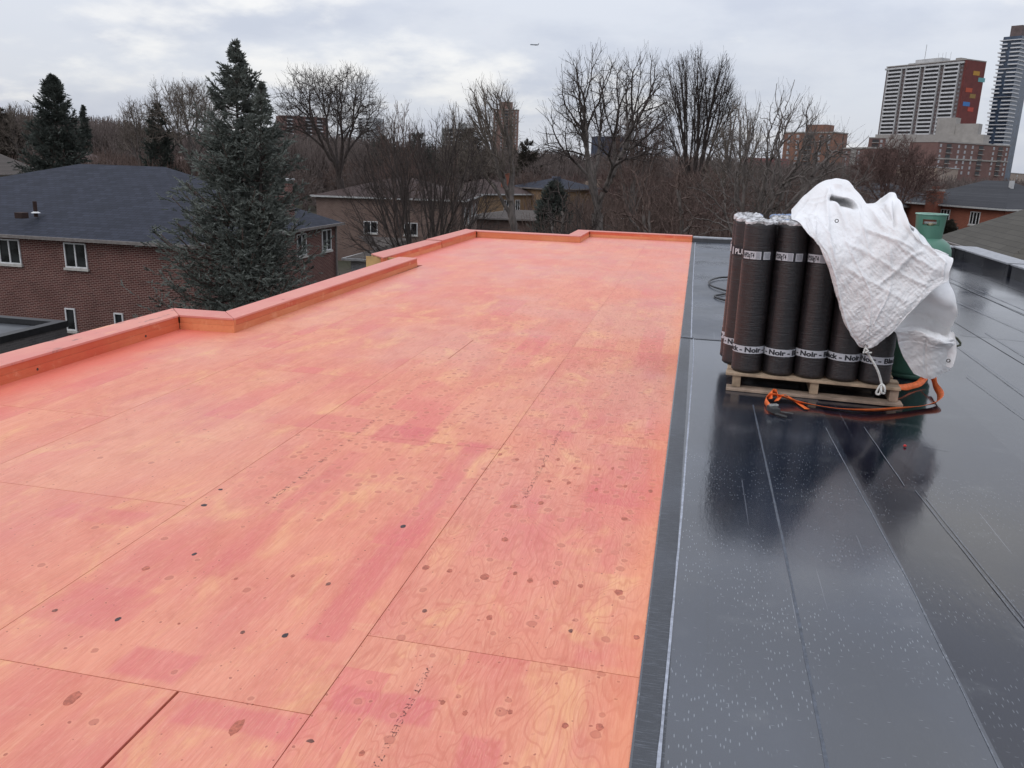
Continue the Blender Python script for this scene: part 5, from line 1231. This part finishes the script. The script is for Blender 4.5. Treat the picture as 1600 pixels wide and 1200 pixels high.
bare(1395, (1392, 330), (1398, 212), 130, 82, 'round', 14, 'dense reddish-brown bare tree above the slate roof, before the mid-rise block', BK_RED, 1800, mat2=BK_RED, tw=1.15)
bare(300, (300, 258), (288, 118), 135, 90, 'vase', 55, 'pale bare tree directly left of the big spruce, behind the brick house', BK_GREY, 1500, mat2=BK_PALE, cx=300)
bare(215, (222, 240), (214, 152), 60, 95, 'vase', 57, 'small bare tree left of the pale bare tree, near the dark little conifer', BK_GREY, 500, mat2=BK_PALE)
bare(1140, (1150, 300), (1150, 150), 90, 60, 'vase', 71, 'thin-crowned bare tree between the upright tree and the gnarled one', BK_GREY, 450, mat2=BK_PALE)
bare(985, (990, 300), (992, 165), 110, 70, 'round', 73, 'fine-twigged bare tree behind the right half of the tall central tree', BK_GREY, 900, mat2=BK_BROWN)
bare(700, (712, 330), (706, 160), 70, 62, 'upright', 77, 'thin upright bare tree in front of the pale grey-green block', BK_BROWN, 350, mat2=BK_PALE)
bare(28, (30, 240), (30, 158), 60, 100, 'vase', 81, 'pale small bare tree at the left edge, left of the far spruce', BK_GREY, 500, mat2=BK_PALE)
bare(620, (625, 300), (622, 158), 100, 60, 'upright', 83, 'upright brown bare tree behind the many-stemmed one', BK_BROWN, 500, mat2=BK_BROWN)
bare(1280, (1262, 330), (1285, 200), 90, 45, 'gnarly', 85, 'thin bare tree leaning right above the dark roof left of the tarp', BK_GREY, 260, mat2=BK_GREY)
# bare trees of the thicket between the houses
protos = []
for i, (sty, mt) in enumerate((('round', BK_BROWN), ('upright', BK_FAR), ('stems', BK_BROWN), ('vase', BK_RED))):
    lv = grown_tree(200 + i, sty, 10, 8, 0, 650)
    protos.append((lv, mt))
rt = random.Random(5); first = {}
spots = []
for k in range(48):
    px = rt.uniform(395, 1330); Y = rt.choice([52, 62, 75, 88, 100, 115]) + rt.uniform(-5, 5)
    if 480 < px < 770: Y = rt.uniform(100, 120)
    if 868 < px < 990 and Y < 98: Y = rt.uniform(98, 120)
    if 748 < px < 860 and Y < 95: Y = rt.uniform(98, 120)
    spots.append((px, Y, rt.uniform(6.6, 10.0)))
for k in range(14): spots.append((rt.uniform(-40, 330), rt.uniform(112, 150), rt.uniform(8, 11)))
for k in range(10): spots.append((rt.uniform(1330, 1700), rt.uniform(105, 130), rt.uniform(6, 8.5)))
for k, (px, Y, h_) in enumerate(spots):
    i = rt.randrange(4); p = atY(px, 300, Y); s = h_ / 10
    where = 'left' if px < 395 else 'right' if px > 1330 else 'centre'
    form = ('round-crowned brown', 'narrow upright grey-brown', 'many-stemmed brown', 'spreading reddish-brown')[i]
    lab = form + {'left': ' bare tree in the wood behind the houses on the left', 'centre': ' bare tree in the thicket behind the central houses', 'right': ' bare tree between the houses and blocks on the right'}[where]
    if i not in first: first[i] = tree_obj(protos[i][0], protos[i][1], 'bare_tree', lab, 'bare trees of the thicket', rmin=.019, loc=(p[0], Y, GZ)); first[i]['group'] = 'bare trees of the thicket'; first[i].scale = (s * 1.1, s * 1.1, s)
    else: copy_tree(first[i], (p[0], Y, GZ), rt.uniform(0, 6.28), s * 1.15, s, lab)

# far woodland: uncountable mass of twiggy crowns
def woodland(name, label, spots_, mat, seed):
    rng = np.random.RandomState(seed); V = []; T = []; n0 = 0
    for (x, y, h_, w_) in spots_:
        k = 150; b = np.stack([rng.randn(k) * w_ * .22, rng.randn(k) * w_ * .22, np.full(k, h_ * .15)], 1); b[:, 2] += rng.rand(k) * h_ * .5
        d = np.stack([b[:, 0] * .5 + rng.randn(k) * w_ * .10, b[:, 1] * .5 + rng.randn(k) * w_ * .10, h_ * (.28 + .3 * rng.rand(k))], 1)
        ln = 1 - .4 * (np.hypot(b[:, 0], b[:, 1]) / w_).clip(0, 1); d *= ln[:, None]; e = b + d; over_ = (e[:, 2] / h_).clip(1, None); e[:, 2] /= over_ ** .8
        mid = (b + e) / 2 + rng.randn(k, 3) * .12; P = np.stack([b, mid, e], 1) + np.array([x, y, GZ]); 
        dist = math.hypot(x, y); R = np.full((k, 3), dist * .00034) * np.array([1.5, 1, .6])
        v, t = tubes(P, R, 3); V.append(v); T.append(t + n0); n0 += len(v)
        P = np.array([[[x, y, GZ], [x + .2, y, GZ + h_ * .4], [x, y, GZ + h_ * .8]]]); v, t = tubes(P, np.array([[.25, .2, .08]]), 4); V.append(v); T.append(t + n0); n0 += len(v)
    return place(name, npmesh(name, np.concatenate(V), np.concatenate(T), mat), None, label=label, cat='woodland', kind='stuff')
rw = random.Random(9)
def band(pxs, Ys, topf, n_):
    out_ = []
    for k in range(n_):
        px = rw.uniform(*pxs); Y = rw.uniform(*Ys); top = topf(px) + rw.uniform(-2, 12); p = atY(px, top, Y); out_.append((p[0], p[1], max(4, p[2] - GZ), max(4, (p[2] - GZ) * rw.uniform(.55, .9))))
    return out_
def prof_l(px): return np.interp(px, [-60, 20, 60, 130, 165, 190, 230, 330, 420], [178, 172, 180, 186, 182, 192, 200, 205, 205])
def prof_c(px): return np.interp(px, [380, 450, 560, 600, 700, 760, 850, 900, 1000, 1100, 1160, 1240, 1330], [205, 205, 212, 220, 230, 228, 235, 240, 238, 242, 248, 252, 252])
woodland('distant_wood', 'grey-brown leafless wood along the horizon on the left', band((-80, 420), (150, 230), prof_l, 150), BK_FAR, 1)
woodland('distant_wood', 'brown leafless wood filling the horizon behind the central houses', band((380, 1330), (125, 240), prof_c, 300), BK_FAR, 2)
woodland('distant_wood', 'low leafless brush before the apartment blocks on the right', band((1240, 1700), (140, 200), lambda p: 268 + (p - 1330) * .05, 60), BK_FAR, 3)
woodland('thicket', 'low brown undergrowth of bare shrubs between the houses', band((850, 1340), (60, 120), lambda p: 304 + (p - 850) * .02, 90), BK_BROWN, 4)
woodland('thicket', 'bare shrubs beyond the far kerb behind the hose and rolls', band((860, 1300), (38, 58), lambda p: 335, 30), BK_BROWN, 5)
woodland('thicket', 'bare shrubs among the houses at the far left', band((-60, 330), (85, 120), lambda p: 240, 60), BK_BROWN, 6)

# ---- spruces
def shoot_template(rng, k=9):
    V = []; T = []
    for i in range(k):
        a = rng.rand() * 6.283; t0 = rng.rand() * .75; b = np.array([0, 0, t0]); 
        tip = np.array([math.cos(a) * .19, math.sin(a) * .19, t0 + .24]); s = np.array([-math.sin(a), math.cos(a), 0]) * .035
        V += [b - s, b + s, tip]; T.append((len(V) - 3, len(V) - 2, len(V) - 1))
    for a in (0, 2.1, 4.2):
        s = np.array([math.cos(a), math.sin(a), 0]) * .085; V += [-s * .8, s * .8, np.array([0, 0, 1.0])]; T.append((len(V) - 3, len(V) - 2, len(V) - 1))
        V += [-s * .2 + [0, 0, .1], s * 1.2 + [0, 0, .55], np.array([0, 0, .98])]; T.append((len(V) - 3, len(V) - 2, len(V) - 1))
    return np.array(V), np.array(T)
def spruce(label, px, pbase, ptop, Y, wbase, mat, seed, nb=420, nsh=30, ls=.27, cones=False, name='spruce_tree', shape=.8, second=None, z0f=.1, jag=.25):
    rng = np.random.RandomState(seed); b = atY(pbase[0], pbase[1], Y); t = atY(ptop[0], ptop[1], Y); H_ = t[2] - GZ; xb = b[0]; lean = t[0] - xb
    o = empty(name, (xb, Y, GZ), 0, label=label, cat='spruce')
    zs = np.linspace(0, H_, 12); P0 = np.stack([lean * (zs / H_) ** 1.3, 0 * zs, zs], 1)[None]
    v, q = tubes(P0, (np.linspace(1, .04, 12) * H_ * .014)[None], 8); place('trunk', npmesh('trunk', v, q, BK_DARK, True), o)
    # branches
    u = rng.rand(nb) ** 1.05; z = H_ * (z0f + (1 - z0f - .012) * u); az = rng.rand(nb) * 6.283
    az = (np.arange(nb) * 2.399 + rng.randn(nb) * .3)
    R = wbase / 2 * (1 - (z / H_ - z0f) / (1 - z0f)) ** shape * (1 + jag * rng.randn(nb)).clip(.45, 1.35) + .04
    R = R * np.where(z > H_ * .9, .35 + .65 * (H_ - z) / (H_ * .1), 1)
    z = np.minimum(z, H_ - R * .2)
    K = 7; s = np.linspace(0, 1, K)[None, :]; tt = ((z / H_))[:, None]
    rise = (-.30 + .95 * tt) * R[:, None]                        # low boughs droop, high ones climb
    dz = rise * s - .22 * R[:, None] * np.sin(s * math.pi) * (1 - tt) + .16 * R[:, None] * s ** 4
    cx = lean * (z / H_) ** 1.3
    P = np.stack([cx[:, None] + R[:, None] * s * np.cos(az)[:, None], R[:, None] * s * np.sin(az)[:, None], z[:, None] + dz], -1)
    if second is not None:       # a second leader on one side
        pass
    v1, q1 = tubes(P, np.linspace(.022, .007, K)[None, :] * (R[:, None] * .8 + .3), 4)
    bo = place('branches', npmesh('branches', v1, q1, BK_BROWN, True), o)
    nt_ = 12; tw = grow(rng, P, nt_, .10, .99, .85, .46, 4, .06)
    tw[..., 2] -= .10 * np.linalg.norm(tw - tw[:, :1], axis=2)
    def along(Q, n_, lo):
        M_ = len(Q) * n_; par = np.repeat(np.arange(len(Q)), n_); t_ = lo + (1 - lo) * rng.rand(M_); f = t_ * (Q.shape[1] - 1); i = np.minimum(f.astype(int), Q.shape[1] - 2); w = (f - i)[:, None]
        return Q[par, i] * (1 - w) + Q[par, i + 1] * w, norm(Q[par, i + 1] - Q[par, i])
    pos1, d1 = along(tw, max(2, nsh // 8), .15); pos2, d2 = along(P, max(4, nsh // 3), .3); pos = np.concatenate([pos1, pos2]); d = np.concatenate([d1, d2]); M_ = len(pos)
    outd = norm(np.stack([pos[:, 0] - lean * (pos[:, 2] / H_) ** 1.3, pos[:, 1], 0 * pos[:, 0]], 1) + 1e-6)
    d = norm(d * .95 + rng.randn(M_, 3) * .38 + outd * .2 + np.array([0, 0, .16])); up = norm(np.cross(d, rng.randn(M_, 3))); e = np.cross(d, up)
    sc_ = ls * (1 + .3 * rng.randn(M_)).clip(.5, 1.7) * (.6 + .4 * np.clip((H_ - pos[:, 2]) / (H_ * .3), 0, 1))
    V = []; T = []; n0 = 0
    for tmpl in range(3):
        tv, tq = shoot_template(rng); sel = np.arange(M_) % 3 == tmpl
        W = (up[sel][:, None, :] * tv[None, :, 0:1] + e[sel][:, None, :] * tv[None, :, 1:2] + d[sel][:, None, :] * tv[None, :, 2:3]) * sc_[sel][:, None, None] + pos[sel][:, None, :]
        V.append(W.reshape(-1, 3)); T.append((tq[None] + (np.arange(sel.sum()) * len(tv))[:, None, None]).reshape(-1, 3) + n0); n0 += sel.sum() * len(tv)
    place('needles', npmesh('needles', np.concatenate(V), np.concatenate(T), mat), o)
    if cones:
        cm = MB().lathe([(.012, 0), (.03, -.03), (.03, -.09), (.008, -.13)], 6).mesh('cone', CONE)
        for k in range(60):
            i = rng.choice(np.where(z > H_ * .82)[0]); p = P[i, -2]; place('cone', cm, o, tuple(p))
    return o
spruce('large blue-green spruce standing between the left roof kerb and the dark brick house', 372, (378, 470), (367, 60), 26, 6.9, ND_BLUE, 3, nb=400, nsh=48, ls=.21, shape=.95, jag=.32, z0f=.04)
spruce('short second top of spruce growing close beside the large one on its right', 408, (402, 470), (408, 124), 25.6, 3.6, ND_BLUE, 6, nb=220, nsh=30, ls=.21, shape=.85)
spruce('dark spruce farther away at the left, behind the blue-grey shingle roof', 85, (88, 280), (82, 116), 56, 6.6, ND_DARK, 12, nb=400, nsh=36, ls=.36, shape=.75, jag=.2)
for lab, px, py, ty, Y, w, mt, sd in (('small pointed conifer right of the far spruce on the left horizon', 130, 215, 163, 130, 2.2, ND_DARK, 1), ('ivy-dark narrow conifer behind the pale bare tree at left', 246, 235, 160, 88, 4.2, ND_DARK, 2),
                                     ('rust-brown conifer in front of the pale grey-green block', 733, 250, 200, 110, 8, ND_BRN, 3), ('dark evergreen between the two brown towers left of centre', 655, 250, 208, 130, 9, ND_DARK, 4),
                                     ('dark evergreen on the skyline right of the brown tower', 826, 255, 218, 118, 6, ND_BRN, 5), ('dark evergreen behind the round-crowned bare tree', 598, 250, 212, 130, 7, ND_DARK, 6),
                                     ('broad dark evergreen left of the tall grey-barked tree, by the yellowish house', 866, 330, 285, 60, 3.2, ND_DARK, 7), ('small bushy evergreen against the red brick wall behind the gas cylinder', 1482, 368, 346, 68, 2.2, ND_BRN, 8),
                                     ('dark evergreen at the far left edge of the picture', 2, 240, 170, 100, 7, ND_BRN, 9)):
    spruce(lab, px, (px, py), (px, ty), Y, w, mt, 100 + sd, nb=150, nsh=24, ls=.5, shape=.6, name='conifer', jag=.2)

# chalky aeroplane far off
ap = empty('aeroplane', tuple(atY(835, 70, 3000)), rad(20), label='tiny distant airliner in the cloudy sky above the centre', cat='aeroplane')
GW = simple('aeroplane_grey', (.25, .27, .3), .5); 
m = MB().tube([(-15, 0, 0), (-13, 0, .3), (10, 0, 0), (15, 0, .8)], [.6, 2.0, 2.0, .5], 8); m.build('fuselage', GW, ap)
MB().prism([(-3, 0), (3, 0), (8, 15), (6, 15)], -.3, .3).prism([(-3, 0), (3, 0), (8, -15), (6, -15)], -.31, .29).build('wing', GW, ap)
MB().add([(11, -.2, 1), (15, -.2, 1), (16.5, -.2, 6), (14.5, -.2, 6), (11, .2, 1), (15, .2, 1), (16.5, .2, 6), (14.5, .2, 6)], [(0, 1, 2, 3), (7, 6, 5, 4), (0, 4, 5, 1), (1, 5, 6, 2), (2, 6, 7, 3), (3, 7, 4, 0)]).build('tail_fin', GW, ap)


# twigs, boughs and needles are past counting
for o in bpy.data.objects:
    if o.type == 'MESH' and o.parent and o.name.split('.')[0] in ('crown', 'branches', 'needles'): o['kind'] = 'stuff'
